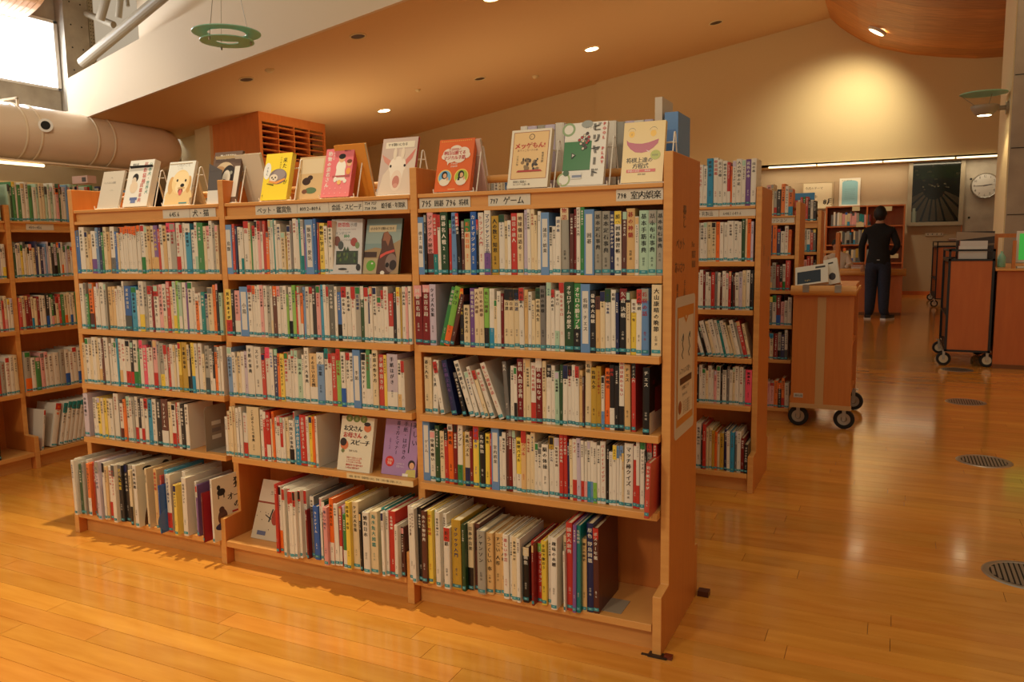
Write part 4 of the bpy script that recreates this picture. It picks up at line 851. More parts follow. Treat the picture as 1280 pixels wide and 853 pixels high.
def a_f1(A):
    A.rect(0,1,0,1,(.80,.80,.80)); A.th('熱帯魚', .15, .20, .86, (.80,.15,.14), .9, bold=.008); A.th('水槽', .13, .60, .865, (.2,.2,.2), .9); A.th('アクアリウムがよくわかる', .05, .22, .80, (.4,.2,.2)); A.th('インテリア', .10, .14, .72, (.2,.35,.4)); A.th('100', .14, .42, .66, (.20,.55,.35), 1, bold=.008); A.th('レイアウト実例集', .06, .30, .60, (.3,.3,.3))
    A.ell(.20,.60,.10,.15,(.45,.22,.16)); A.ell(.32,.52,.09,.13,(.25,.28,.28)); A.ell(.74,.58,.11,.13,(.62,.20,.14)); A.ell(.85,.52,.07,.10,(.45,.55,.35))
    A.rect(.18,.88,.17,.42,(.10,.12,.10)); A.rect(.2,.86,.19,.41,(.16,.24,.14)); rr = random.Random(9)
    for i in range(22): A.ell(.24+.6*rr.random(), .22+.15*rr.random(), .03,.05, rr.choice([(.25,.38,.16),(.12,.2,.12),(.35,.42,.2)]))
    A.poly([(.4,.42),(.45,.50),(.5,.42),(.55,.5),(.6,.42)],(.2,.3,.16)); A.ell(.40,.09,.14,.03,BLK); A.ell(.90,.12,.07,.1,BLK); A.th('水草', .05, .5, .03, (.3,.3,.3))
def a_f2(A):
    A.rect(0,1,0,1,(.52,.62,.62)); A.rect(0,1,.55,.80,(.60,.68,.66)); A.poly([(0,.42),(.3,.48),(.55,.45),(1,.62),(1,0),(0,0)],(.66,.56,.42)); A.rect(0,.36,.30,.40,(.28,.20,.18)); A.rect(0,.45,0,.28,(.72,.66,.52))
    A.rect(.08,.85,.76,.88,(.84,.80,.66)); A.th('小さなウマ飼いになる', .075, .12, .80, (.25,.2,.15), .95, bold=.003)
    A.poly([(.38,0),(.40,.25),(.48,.45),(.46,.62),(.50,.74),(.60,.76),(.74,.68),(.80,.55),(.92,.30),(.88,.10),(.75,0)],(.36,.24,.20)); A.poly([(.50,.60),(.52,.75),(.62,.77),(.72,.66),(.66,.50),(.58,.60)],(.62,.42,.32))
    A.poly([(.46,.34),(.62,.40),(.84,.44),(.86,.40),(.62,.35),(.46,.28)],(.86,.34,.30)); A.ell(.78,.20,.16,.22,(.55,.47,.44)); A.ell(.84,.16,.10,.12,(.20,.15,.14)); A.ell(.68,.16,.05,.06,(.12,.08,.08)); A.ell(.22,.15,.13,.13,(.40,.66,.24)); A.ell(.56,.02,.06,.05,WHT); A.ell(.25,.19,.03,.02,WHT)
def a_f3(A):
    for i, t in enumerate(('結','婚','式')): A.ell(.24+.22*i,.965,.105,.09,(.42,.50,.20)); A.th(t, .08, .20+.22*i, .94, (.85,.85,.6))
    A.th('お父さん', .155, .09, .74, BLK, .98, bold=.010); A.th('お母さん', .155, .09, .615, (.75,.14,.12), .98, bold=.010); A.th('の', .12, .72, .62, BLK, 1, bold=.006); A.th('スピーチ', .155, .33, .49, BLK, 1, bold=.010)
    A.ell(.82,.81,.11,.10,(.82,.46,.28)); A.ell(.80,.88,.10,.05,(.2,.14,.12)); A.ell(.16,.47,.12,.12,(.82,.46,.28)); A.ell(.12,.52,.10,.10,(.2,.14,.12)); A.ell(.13,.36,.05,.05,(.45,.48,.3)); A.th('監修 礼法会', .05, .32, .36, (.3,.3,.3))
    for i, t in enumerate(('結婚式で感動をよぶ言葉','しあわせを祈る文例集','そのまま使える実例満載')): A.th(t, .045, .26, .235-.04*i, (.78,.30,.24))
    A.th('読めばすぐに話せます', .055, .26, .10, (.78,.18,.15), 1, bold=.002); A.th('しぜんに話せます', .055, .26, .05, (.78,.18,.15), 1, bold=.002)
def a_f4(A):
    A.rect(0,1,0,1,(.66,.52,.72)); A.tv('美しい', .17, .88, .98, (.22,.14,.24), .003, pitch=1.25); A.tv('手紙・はがきの', .13, .60, .98, (.22,.14,.24), .003); A.tv('書き方とマナー', .115, .38, .98, (.22,.14,.24), .002)
    A.poly([(.74,.96),(.76,.96),(.75,.42),(.72,.42)],(.18,.1,.15)); A.tv('品格と心が', .055, .18, .66, (.35,.2,.4)); A.ell(.22,.24,.13,.13,(.82,.18,.16)); A.th('文例', .08, .15, .24, WHT); A.th('満載', .07, .15, .19, WHT)
    A.ell(.86,.22,.10,.11,(.18,.12,.12)); A.ell(.87,.20,.07,.08,SKN); A.poly([(.74,.12),(.98,.14),(1,0),(.66,0)],(.80,.75,.42)); A.rect(.62,.78,0,.05,WHT); A.th('心が伝わる', .05, .42, .2, (.9,.85,.9)); A.th('言葉づかい', .05, .42, .15, (.9,.85,.9))
def a_f5(A):
    A.rect(0,1,0,1,(.80,.74,.66)); A.rect(0,1,.60,.63,(.55,.25,.18)); A.th('すごい', .12, .36, .86, (.35,.3,.28)); A.th('生き物図鑑', .10, .32, .76, (.35,.3,.28), .9); A.rect(0,1,0,.60,(.78,.72,.62))
    A.poly([(.48,.52),(.52,.52),(.46,.30),(.42,.30)],BLK); A.poly([(.3,.42),(.5,.36),(.5,.34),(.3,.40)],BLK); A.ell(.62,.40,.12,.20,(.62,.22,.12)); A.ell(.66,.50,.06,.08,(.45,.14,.1)); A.ell(.78,.42,.04,.09,(.5,.18,.12))
    rr = random.Random(6)
    for i in range(14): A.ell(rr.uniform(.05,.95), rr.uniform(.04,.55), .012,.012,(.25,.12,.1))
    A.rect(.16,.42,.07,.14,(.36,.38,.50))
GD = 'display books standing on top of the front bookcase'
ZD = ZL+.0065
def disp(lab, ul, ur, vb, w_, h, phi, col, art, t, st=True, y0=.036, sx=.006, **k):
    r = face_book(lab, ul, ur, vb, ZD, w_, h, phi, col, art, t, y0, grp=GD, **k)
    if st: stand(r.location.x+sx, y0+t*.9, ZL, phi, lab='white wire stand under the '+lab.replace(' display',''))
    return r
disp('plain pale grey display book at the far left', 118,150,259, .135,.17, 17, (.80,.76,.70), a_d1, .010)
disp('white display book with a puppy and coloured vertical title', 148,187,256, .150,.212, 17, 'w', a_d2, .030)
disp('white display book with a golden labrador puppy', 200,238,255, .150,.19, 17, 'w', a_d3, .013)
disp('brown display book with a grey and white dog', 256,296,252, .150,.215, 16, (.42,.33,.28), a_d4, .012)
disp('yellow hedgehog display book', 320,362,249, .130,.19, 16, 'y', a_d5, .022)
disp('sandy brown display book with a small bird figure', 368,402,247, .128,.17, 15, (.80,.68,.50), a_d6, .010, st=False, y0=.075)
disp('pink display book with a cartoon vet', 398,437,244, .130,.19, 16, (.88,.45,.48), a_d7, .024, side=(.80,.35,.38))
disp('pale display book with a white goat', 468,516,240, .150,.212, 16, (.80,.74,.68), a_d8, .013, side=(.70,.22,.22))
disp('orange display book with a speech cloud and two portraits', 540,588,234, .140,.19, 16, OR_, a_d9, .020)
disp('cream display book with red title and dark crowd drawing', 632,685,234, .145,.20, 14, 'c', a_d10, .022)
disp('green and white billiards display book', 702,752,231, .142,.208, 14, 'w', a_d11, .016)
disp('beige display book with a pink smile', 777,826,228, .132,.192, 12, (.90,.80,.55), a_d12, .018)
# books on the back of the stands
def rear(lab, u, v, w_, h, col, t, art=None): 
    face_book(lab, u, u, v, ZD, w_, h, 16, col, art, t, y0=.150, back=True, grp=GD)
rear('white book at the back of the labrador book stand', 244, 250, .13,.185, (.86,.80,.68), .012)
rear('dark book at the back of the puppy title book stand', 195, 252, .14,.19, (.10,.11,.13), .014)
rear('cream book at the back of the dog photo book stand', 303, 247, .14,.20, (.86,.78,.62), .012)
rear('orange book at the back of the pink vet book stand', 452, 238, .14,.205, (.86,.58,.22), .014)
rear('pale pink book at the back of the orange display book stand', 590, 228, .135,.188, (.84,.72,.68), .012)
rear('white book behind the yellow hedgehog display book', 326, 244, .13,.20, (.86,.82,.74), .014)
# grey and white leaflet leaning beside the first divider
b = MB(); b.box(0,.075,0,.002,.0,.055,(.90,.89,.86)); b.box(0,.075,0,.002,.055,.135,(.36,.34,.34)); b.add([(0,-.0004,.135),(.075,-.0004,.135),(.0,-.0004,.165)],[(0,1,2)],(.36,.34,.34))
o = b.build('leaflet', 'cover'); o.location = (.818,.020,ZL+.001); o.rotation_euler = (R(-9),0,R(-3)); tag(o, 'grey and white leaflet leaning below the brown dog book', 'leaflet')
# file boxes at the right end, rear side
b = MB(); b.box(-.022,.022,-.08,.085,0,.235,(.36,.54,.76)); b.box(-.014,.014,-.0808,-.08,.03,.18,(.30,.47,.70)); o = bev(b.build('blue_file_box','cover'),.002); o.location = (2.672,.275,ZL+.001); tag(o,'blue file box at the right end of the front bookcase top','file box')
b = MB(); b.box(-.012,.012,-.06,.075,0,.285,(.80,.74,.66)); b.box(-.011,.011,-.0604,-.06,.12,.17,(.78,.55,.48)); o = b.build('magazine','cover'); o.location = (2.630,.255,ZL+.001); tag(o,'tall pale magazine bundle left of the blue file box','magazine')
# face-out books inside the shelves
face_book('grey aquarium book face out on the top shelf of the middle bay', 417,447,342, ROWZ[0]+.001, .125, .205, 9, (.80,.80,.80), a_f1, .020, y0=.012, side=(.82,.8,.8), yaw=12)
face_book('book with a brown horse face out on the top shelf of the middle bay', 452,498,341, ROWZ[0]+.001, .155, .205, 12, (.52,.62,.62), a_f2, .012, y0=.03, side=(.15,.25,.12))
face_book('white speech book with black and red title, face out on fourth shelf', 421,461,584, ROWZ[3]+.001, .150, .205, 13, (.88,.85,.76), a_f3, .018, y0=-.02)
face_book('purple letter writing book, face out beside the second divider', 480,524,591, ROWZ[3]+.001, .150, .205, 13, (.66,.52,.72), a_f4, .014, y0=.0, x=1.714)
face_book('cream book with a scorpion, face out on the bottom shelf', 311,356,678, ROWZ[4]+.001, .170, .24, 22, (.80,.74,.66), a_f5, .010, y0=-.02)
def side_book(label, u, v, w_, h, d, yf, z, col, art, title=None, tcol=None, name='picture_book', rz=0):
    x = at(u, v, 1, yf).x; b = MB(); rnd = random.Random(int(u))
    spine_book(b, w_, h, d, col, title=title, tcol=tcol, detail=2, rnd=rnd)
    b.xf = Matrix.Translation((w_, .003, 0)) @ Matrix.Rotation(R(90), 4, 'Z'); art(Art(b, d-.003, h)); b.xf = None
    o = b.build(name, ['cover','paper']); o.location = (x, yf, z+.0004); o.rotation_euler = (0,0,R(rz)); return tag(o, label, 'book')
def s_dog(A):
    A.rect(0,1,0,1,(.87,.85,.76)); A.ell(.75,.86,.30,.10,(.35,.2,.14)); A.ell(.82,.84,.14,.18,(.12,.09,.08)); A.poly([(.62,.8),(.95,.8),(.92,.40),(.72,.40)],(.66,.38,.2)); A.ell(.3,.92,.12,.05,BLK)
    A.ell(.45,.5,.16,.12,(.55,.48,.4)); A.ell(.62,.0,.48,.72,(.36,.25,.18),0,180); A.ell(.78,.22,.2,.30,(.15,.11,.1)); A.rect(.3,.6,.05,.10,(.7,.7,.7))
def s_paw(A):
    A.rect(0,1,0,1,(.25,.40,.66)); A.ell(.3,.25,.4,.3,(.35,.5,.72)); A.poly([(.35,0),(.75,0),(.66,.62),(.36,.60)],(.85,.80,.76)); A.ell(.5,.66,.26,.24,(.88,.84,.80)); A.ell(.5,.60,.10,.09,(.3,.2,.2))
    for i in range(4): A.ell(.30+.13*i,.72+.03*(i in (1,2)),.05,.06,(.3,.2,.2))
def s_red(A):
    A.rect(0,1,0,1,(.62,.10,.14)); A.ell(.45,.45,.12,.5,(.2,.1,.1)); A.ell(.5,.25,.22,.16,(.15,.08,.08)); A.ell(.55,.2,.16,.12,(.85,.6,.55)); A.poly([(.5,.75),(.8,.9),(.7,.68)],(.9,.85,.8)); A.rect(.72,.9,.08,.16,(.85,.85,.8))
def s_cat(A):
    A.rect(0,1,0,1,(.87,.83,.73)); A.th('猫', .30,.62,.78,BLK,1,bold=.01); A.th('オーラ', .20,.42,.60,BLK,1,bold=.008); A.th('の力', .20,.60,.46,BLK,1,bold=.008); A.rect(.55,.9,.38,.41,(.7,.2,.15))
    A.ell(.25,.76,.12,.09,BLK); A.ell(.18,.84,.05,.06,BLK); A.rect(.15,.18,.66,.74,BLK); A.rect(.31,.34,.66,.74,BLK); A.ell(.26,.36,.14,.20,(.35,.22,.18)); A.ell(.24,.48,.08,.08,(.3,.18,.15)); A.ell(.3,.22,.26,.10,(.16,.18,.38))
def s_blk(A): A.rect(0,1,0,1,(.07,.05,.06)); A.rect(0,1,0,.32,(.84,.80,.74)); A.rect(.45,1,.28,.66,(.52,.10,.12)); A.ell(.35,.75,.1,.05,(.4,.08,.1))
YB = -B_-.004
side_book('dog breed encyclopedia showing a dog on its side, bottom shelf of left bay', 169.5, 655, .021, .27, .19, YB-.030, ROWZ[4], 'w', s_dog, '犬種大図鑑', 'k')
side_book('tan cat breed encyclopedia with red title on the bottom shelf, left bay', 195.5, 658, .019, .262, .18, YB-.012, ROWZ[4], 'e', lambda A: (A.rect(0,1,0,1,(.86,.78,.6)), A.ell(.5,.75,.2,.14,(.35,.18,.14))), '猫種大図鑑', 'r')
side_book('blue book with a white cat paw on its side, bottom shelf', 200.5, 661, .006, .205, .175, YB-.042, ROWZ[4], 'b', s_paw)
side_book('dark red book with a cat figure on its side, bottom shelf', 254.0, 668, .006, .205, .17, YB-.045, ROWZ[4], 'R', s_red, rz=-4)
side_book('cream book with black cat and kitten drawings beside the first divider', 266.0, 672, .010, .262, .17, YB-.030, ROWZ[4], 'w', s_cat, rz=-5)
side_book('black chess book with white band and red picture, last on the third shelf', 803.0, 540, .021, .212, .14, -.022, ROWZ[2], 'k', s_blk, 'チェス', 'w')

# bookends
def bookend(x, y, z, lab, w_=.12, h=.19):
    q = empty('bookend', (x, y, z+.0005), lab, 'bookend', 'grey steel bookends')
    b = MB()
    def rr_(w_, h, r):
        pts = [(0,0),(w_,0)]
        for i in range(6): a = R(90*i/5); pts.append((w_-r+r*math.cos(a), h-r+r*math.sin(a)))
        for i in range(6): a = R(90+90*i/5); pts.append((r+r*math.cos(a), h-r+r*math.sin(a)))
        return pts
    b.prism(rr_(w_, h, .02), 0, .0012, 0); bev(b.build('upright_plate', 'bookend', q), .0003)
    b = MB(); b.box(0, .085, .01, w_-.01, 0, .0012); b.build('foot_plate', 'bookend', q)
    b = MB()
    for i in range(3): b.box(.0013,.0018,.035,.085,.045+.03*i,.062+.03*i,(.84,.82,.76) if i != 1 else (.50,.46,.44))
    b.build('paper_label', 'cover', q)
bookend(.775, -.02, ROWZ[3], 'grey steel bookend at the end of the left bay fourth shelf')
bookend(1.345, -.025, ROWZ[3], 'grey steel bookend behind the speech book, middle bay')
bookend(2.505, -.07, ROWZ[4], 'grey steel bookend on the bottom shelf of the nearest bay')

# ================================================================== ROOM OBJECTS
def caster(mb_root, x, y, r=.06, hub='hub'):
    c = empty('caster', (x, y, 0)); c.parent = mb_root; c.location = (x, y, 0)
    b = MB(); b.lathe([(r*.62,-.014),(r*.92,-.014),(r,-.008),(r,.008),(r*.92,.014),(r*.62,.014)], c=(0,0,r+.001), n=28, axis='y'); b.build('tyre', 'rubber', c, smooth=False)
    b = MB(); b.lathe([(.0,-.013),(r*.22,-.016),(r*.3,-.009),(r*.64,-.010),(r*.64,.010),(r*.3,.009),(r*.22,.016),(0,.013)], c=(0,0,r+.001), n=28, axis='y'); b.build('wheel', hub, c)
    b = MB(); b.box(-.012,.012,-.022,-.019,r-.005,2*r+.02); b.box(-.012,.012,.019,.022,r-.005,2*r+.02); b.box(-.03,.03,-.024,.024,2*r+.018,2*r+.026); b.build('fork', 'metal', c)
    return c
# wooden book cart
WX0, WX1, WY0, WY1 = at(990,430,1,3.34).x, at(1066,430,1,3.34).x, 3.34, 4.12
ct = empty('wooden_book_cart', (WX0, WY0, 0), 'light wooden book cart on casters with books on its sloping top', 'book cart'); cwid = WX1-WX0; cdp = WY1-WY0
b = MB(); b.box(0,cwid,0,.022,.155,.93); bev(b.build('end_panel','wood_dark2' if 'wood_dark2' in M else 'wood_v',ct),.003)
b = MB(); b.box(0,cwid,cdp-.022,cdp,.155,.93); bev(b.build('end_panel','wood_v',ct),.003)
b = MB(); b.box(-.004,cwid+.004,-.006,.03,.135,.165); b.build('bottom_rail','strip',ct)
b = MB(); b.box(cwid*.41,cwid*.55,-.0035,-.001,.165,.90); b.build('pale_strip','strip',ct)
b = MB(); b.box(-.012,cwid+.012,-.022,cdp+.01,.925,.945); b.cyl((-.012,-.02,.945),(cwid+.012,-.02,.945),.034,16); b.build('top_nosing','wood',ct,)
b = MB(); b.box(0,cwid,.0,cdp,.945,.975); b.build('top_board','wood_v',ct)
for fx in (.22,.74):
    b = MB(); b.box(cwid*fx-.02,cwid*fx+.02,-.056,-.050,.935,.968); b.box(cwid*fx-.02,cwid*fx+.02,-.056,-.01,.966,.985); b.build('clip','metal',ct)
b = MB(); b.box(.02,.08,-.003,-.0005,.205,.235,(.78,.76,.72)); text_h(b,'資料用',.018,lambda u,v:(u,-.0035,v),.026,.212,BLK); b.build('cart_label','cover',ct)
for zz in (.20,.55): b = MB(); b.box(.01,cwid-.01,.022,cdp-.022,zz,zz+.02); b.build('cart_shelf','wood_v',ct)
b = MB(); b.box(cwid/2-.008,cwid/2+.008,.022,cdp-.022,.17,.925); b.build('centre_board','wood_dark',ct)
for (x_, y_) in ((.05,.04),(cwid-.04,.04),(.05,cdp-.05),(cwid-.01,cdp-.05)): caster(ct,x_,y_,.068,'metal')
def cart_book(lab, x, y, z, w_, h, rot, col, art=None, t=.03):
    r = face_book(lab, 0, 0, 0, z, w_, h, 0, col, art, t, y0=y, x=x); r.rotation_euler = rot; return r
cart_book('white book with a dark blue picture lying on the book cart', WX0+.11, WY0+.05, .985, .215,.16, (R(-38),R(-9),R(-4)), 'w', lambda A: (A.rect(.06,.78,.08,.72,(.10,.17,.24)), A.th('Light', .08,.30,.2,(.8,.7,.4)), A.rect(.62,.92,.80,.90,(.2,.2,.2))), .03)
cart_book('white book with a dark oval leaning on the right of the book cart', WX0+.245, WY0+.10, .985, .09,.19, (R(-25),R(-14),R(-6)), 'w', lambda A: (A.ell(.5,.3,.25,.3,(.18,.16,.2)), A.rect(.3,.7,.80,.86,(.2,.2,.2))), .03)
cart_book('red patterned book at the back of the book cart top', WX0+.15, WY0+.30, .985, .22,.20, (R(-50),R(-11),R(-5)), (.60,.14,.18), lambda A: [A.ell(.1+.13*i,.8,.05,.05,(.8,.55,.5)) for i in range(7)], .02)

# black framed cart
def black_cart(x0, x1, y0, y1, z1, lab, papers=True, name='metal_book_cart'):
    q = empty(name, (x0, y0, 0), lab, 'book cart'); W_, Dp = x1-x0, y1-y0; s = .022
    for (x_, y_) in ((0,0),(W_-s,0),(0,Dp-s),(W_-s,Dp-s)):
        b = MB(); b.box(x_,x_+s,y_,y_+s,.15,z1); b.build('frame_post','blackm',q)
    for zz in (.15, z1-.115, z1-.02):
        b = MB(); b.box(0,W_,0,s,zz,zz+.02); b.box(0,W_,Dp-s,Dp,zz,zz+.02); b.box(0,s,0,Dp,zz,zz+.02); b.box(W_-s,W_,0,Dp,zz,zz+.02); b.build('frame_rail','blackm',q)
    for yy in (.006, Dp-.016):
        b = MB(); b.box(s,W_-s,yy,yy+.010,.17,z1-.115); bev(b.build('end_panel','wood_dark',q),.002)
    for zz in (.18,.50,z1-.13): b = MB(); b.box(.005,W_-.005,s,Dp-s,zz,zz+.012); b.build('cart_shelf','blackm',q)
    b = MB(); b.box(W_/2-.004,W_/2+.004,s,Dp-s,.19,z1-.13); b.build('centre_sheet','blackm',q)
    for (x_, y_) in ((.0,.06),(W_-.02,.06),(.0,Dp-.06),(W_-.02,Dp-.06)): caster(q,x_,y_,.068)
    return q
bx0, bx1 = at(1182,400,1,6.68).x, at(1240,400,1,6.68).x
black_cart(bx0, bx1, 6.68, 7.75, 1.175, 'black framed book cart with wood end panel, papers on top, near desk')
cx0, cx1 = at(1163,340,1,14.6).x, at(1199,340,1,14.6).x+.25
black_cart(cx0+.09, cx1+.09, 14.6, 16.6, 1.24, 'farther black framed book cart near the back wall')
def paperbox(lab, x, y, z, w_, d, h, col, rot=0, name='document_folder'):
    b = MB(); b.box(-w_/2,w_/2,0,d,0,h,col); b.box(-w_/2-.003,-w_/2,0,d,0,h*1.02,(.75,.40,.32)); o = b.build(name,'cover'); o.location = (x,y,z); o.rotation_euler = (0,0,rot); return tag(o, lab, 'folder')
paperbox('white document folder standing on the near black cart', bx0+.21, 6.74, 1.062, .245,.04,.145,(.86,.84,.82))
paperbox('second white folder just behind the front one on the near black cart', bx0+.225, 6.86, 1.062, .24,.05,.195,(.84,.80,.78))
b = MB(); b.box(-.17,.17,0,.02,0,.29,(.20,.13,.10)); b.add([(-.17,-.001,.2),(.17,-.001,.24),(.17,-.001,.27),(-.17,-.001,.29)],[(0,1,2,3)],(.62,.52,.42)); b.add([(-.1,-.0015,.12),(.17,-.0015,.15),(.17,-.0015,.17),(-.1,-.0015,.15)],[(0,1,2,3)],(.45,.36,.28)); o = b.build('photo_book','cover'); o.location = (bx0+.25,7.05,1.062); tag(o,'dark brown photo book at the back of the near black cart','book')
b = MB(); b.box(-.12,.12,0,.2,0,.03,(.62,.45,.35)); b.box(-.10,.11,.02,.19,.0305,.05,(.8,.75,.7)); o = b.build('paper_stack','cover'); o.location = (cx0+.4,14.75,1.244); tag(o,'small stack of papers on the farther black cart','paper stack')

# service desk on the right
dx = at(1241,440,1,6.70).x
dk = empty('service_desk', (dx, 6.70, 0), 'wooden service desk at the right edge', 'desk')
b = MB(); b.box(0,1.9,0,.025,0,.96); bev(b.build('front_panel','wood_dark',dk),.003)
b = MB(); b.box(0,.025,.025,1.9,0,.96); b.build('side_panel','wood_dark',dk)
b = MB(); b.box(-.02,1.9,-.035,1.9,.96,.985); bev(b.build('desk_top','wood',dk),.008)
b = MB(); b.box(.0,1.9,-.02,.0,.0,.04); b.build('plinth','gap',dk)
dv = empty('desk_divider', (dx+.02, 6.74, .985), 'wooden divider stand on the service desk', 'divider')
b = MB(); b.box(.10,.13,0,.03,0,.27); b.build('post','wood_v',dv)
b = MB(); b.box(-.01,.02,.45,.48,0,.34); b.build('post','wood_v',dv)
b = MB(); b.box(.02,.5,.45,.47,.30,.34); b.build('rail','wood_v',dv)
mo = empty('computer_monitor', (dx+.33, 6.85, .986), 'white computer monitor with green screen at the right edge', 'monitor')
b = MB(); b.box(-.17,.22,0,.03,.05,.36); bev(b.build('monitor_case','white',mo),.006)
b = MB(); b.box(-.145,.20,-.004,-.001,.08,.335); b.build('screen','screen',mo)
b = MB(); b.cyl((0,.04,0),(0,.04,.1),.02,12); b.cyl((0,.04,0),(0,.04,.012),.09,20); b.build('foot','white',mo)
b = MB(); b.box(-.2,.12,-.12,-.02,0,.02,(.82,.80,.76)); o = bev(b.build('keyboard','cover'),.004); o.location = (dx+.36,6.82,.986); tag(o,'white keyboard below the monitor on the desk','keyboard')
bt = MB(); bt.lathe([(0,0),(.035,0),(.037,.01),(.037,.10),(.02,.13),(.012,.14),(.012,.16),(0,.16)], n=18); o = bt.build('glass_bottle','glass',smooth=True); o.location = (dx+.075,7.15,.986); tag(o,'clear bottle behind the desk divider','bottle')

# counter by the person
cxr = 3.47; cl = 1.9
kt = empty('counter', (cl, 12.55, 0), 'long wooden counter with rounded front edge behind the standing man', 'counter'); kw = cxr-cl
b = MB(); b.box(0,kw,0,.03,0,.72); bev(b.build('front_panel','wood_dark',kt),.004)
b = MB(); b.box(kw-.03,kw,.03,.75,0,.72); b.build('side_panel','wood_dark',kt)
b = MB(); b.box(-.02,kw+.02,-.02,.8,.72,.765); b.build('counter_top','wood',kt)
b = MB(); b.cyl((-.02,-.02,.735),(kw+.05,-.02,.735),.062,20); b.build('rounded_edge','wood',kt,smooth=True)
b = MB(); b.box(.02,kw-.01,-.02,-.002,0,.05); b.build('plinth','gap',kt)
# back wall bookcase
wx0, wx1 = at(1031,300,1,17.4).x, at(1130,300,1,17.4).x
bw = empty('wall_bookcase', (wx0, 17.4, 0), 'wide low wooden bookcase against the back wall', 'bookcase'); ww = wx1-wx0
for xx in (0, ww*.52, ww-.03): b = MB(); b.box(xx,xx+.035,0,.5,0,2.06); b.build('upright','wood_dark',bw)
for zz in (.35,.75,1.16,1.58,2.03): b = MB(); b.box(.035,ww-.03,.01,.5,zz,zz+.03); b.build('shelf','wood_dark',bw)
b = MB(); b.box(0,ww,.5,.52,0,2.06); b.build('back_panel','wood_dark',bw)
def smalls(spec, x, z, sd, y=17.42):
    row(spec, 0, 0, y, z, 99, seed=sd, x0=x, ppm=50, detail=0, depth=.2)
STUFF = MB(); rs2 = random.Random(8)
smalls(autospec(rs2, 17, 'wcgdRtwppG', 1.8,3.4, 24, 32), wx0+.12, 1.61, 1)
smalls(autospec(rs2, 16, 'cgdGgckw', 1.8,3.2, 26, 34), wx0+.25, 1.19, 2)
smalls(autospec(rs2, 16, 'cgdGgckwY', 1.8,3.6, 26, 34), wx0+.40, .78, 3)
tag(STUFF.build('wall_books', ['cover','paper']), 'upright magazines in the left half of the back wall bookcase', 'books', kind='stuff')
for i,(u, v) in enumerate(((1070,261),(1110,261),(1075,281),(1118,320))):
    p = at(u,v,1,17.40); b = MB(); b.box(-.08,.08,0,.004,-.05,.05,(.86,.80,.62)); o = b.build('shelf_card','cover'); o.location = p
    tag(o, ['cream card at the top left of the wall bookcase','cream card at the top right of the wall bookcase','cream card on the middle shelf beside the man','white card on the low shelf right of the man'][i], 'card')
# low display rack beyond the fourth bookcase
p = at(1046,291,1,8.85)
lr = empty('display_rack', (2.22, 8.6, 0), 'lower wooden display rack beyond the fourth bookcase', 'display rack')
b = MB(); b.box(.43,.47,0,.35,0,1.38); b.build('side_panel','wood_v',lr); b = MB(); b.box(0,.04,0,.35,0,1.38); b.build('side_panel','wood_v',lr)
for zz in (.2,.5,.8,1.12): b = MB(); b.box(.04,.43,0,.35,zz,zz+.03); b.build('shelf','wood',lr)
rb5 = empty('blue_cover_book', (2.59, 7.25, 1.46), 'blue book with a photo, standing on top of the fourth bookcase', 'book'); b = MB(); b.box(-.09,.09,0,.02,0,.26,(.18,.50,.72)); b.box(-.07,.06,-.001,0,.02,.16,(.85,.84,.8)); b.box(-.05,.04,-.002,-.001,.04,.08,(.6,.2,.2)); b.build('cover','cover',rb5); rb5.location = (2.56, 5.50, 1.459)

# posters, picture, clock on the back wall
def panel(name, lab, cat, u0, u1, v0, v1, y, frame, fcol, art, th=.03, fw=.05):
    a, c2 = at(u0,v1,1,y), at(u1,v0,1,y); a2 = at(u0,v0,1,y); W_, H_ = c2.x-a.x, a2.z-a.z
    q = empty(name, (a.x, y, a.z), lab, cat)
    b = MB(); b.box(0,fw,-th,0,0,H_,fcol); b.box(W_-fw,W_,-th,0,0,H_,fcol); b.box(fw,W_-fw,-th,0,0,fw,fcol); b.box(fw,W_-fw,-th,0,H_-fw,H_,fcol); b.build('frame', frame, q)
    b = MB(); b.box(fw,W_-fw,-.008,0,fw,H_-fw,(.85,.85,.8)); b.xf = Matrix.Translation((0,-.008,0)) @ Matrix.Diagonal((1,4,1,1)); art(Art(b, W_, H_)); b.xf = None
    return q, b
q, b = panel('blue_poster', 'pale blue poster with white decorated border on the back wall', 'poster', 1048.5,1076,223.5,258, 18.28, 'cover', (.86,.84,.78),
      lambda A: (A.rect(.05,.95,.04,.96,(.86,.85,.78)), A.rect(.13,.88,.05,.84,(.52,.72,.76)), A.ell(.5,.84,.37,.12,(.52,.72,.76),0,180), A.th('MUSIC LIBRARY', .07,.10,.90,(.25,.28,.2)), *[A.rect(.25,.75,.6-.07*i,.61-.07*i,(.38,.56,.62)) for i in range(6)]), .012, .01)
b.build('sheet','cover',q)
q, b = panel('framed_notice', 'large cream framed notice with black lettering on the back wall', 'notice', 1002,1042,228,262, 18.28, 'cover', (.70,.62,.48),
      lambda A: (A.rect(.03,.97,.03,.97,(.84,.79,.66)), A.th('今月のテーマ', .10,.10,.72,BLK), A.th('8月', .24,.68,.16,BLK,1,bold=.01), A.th('展示中', .12,.15,.4,BLK)), .02, .03)
b.build('sheet','cover',q)
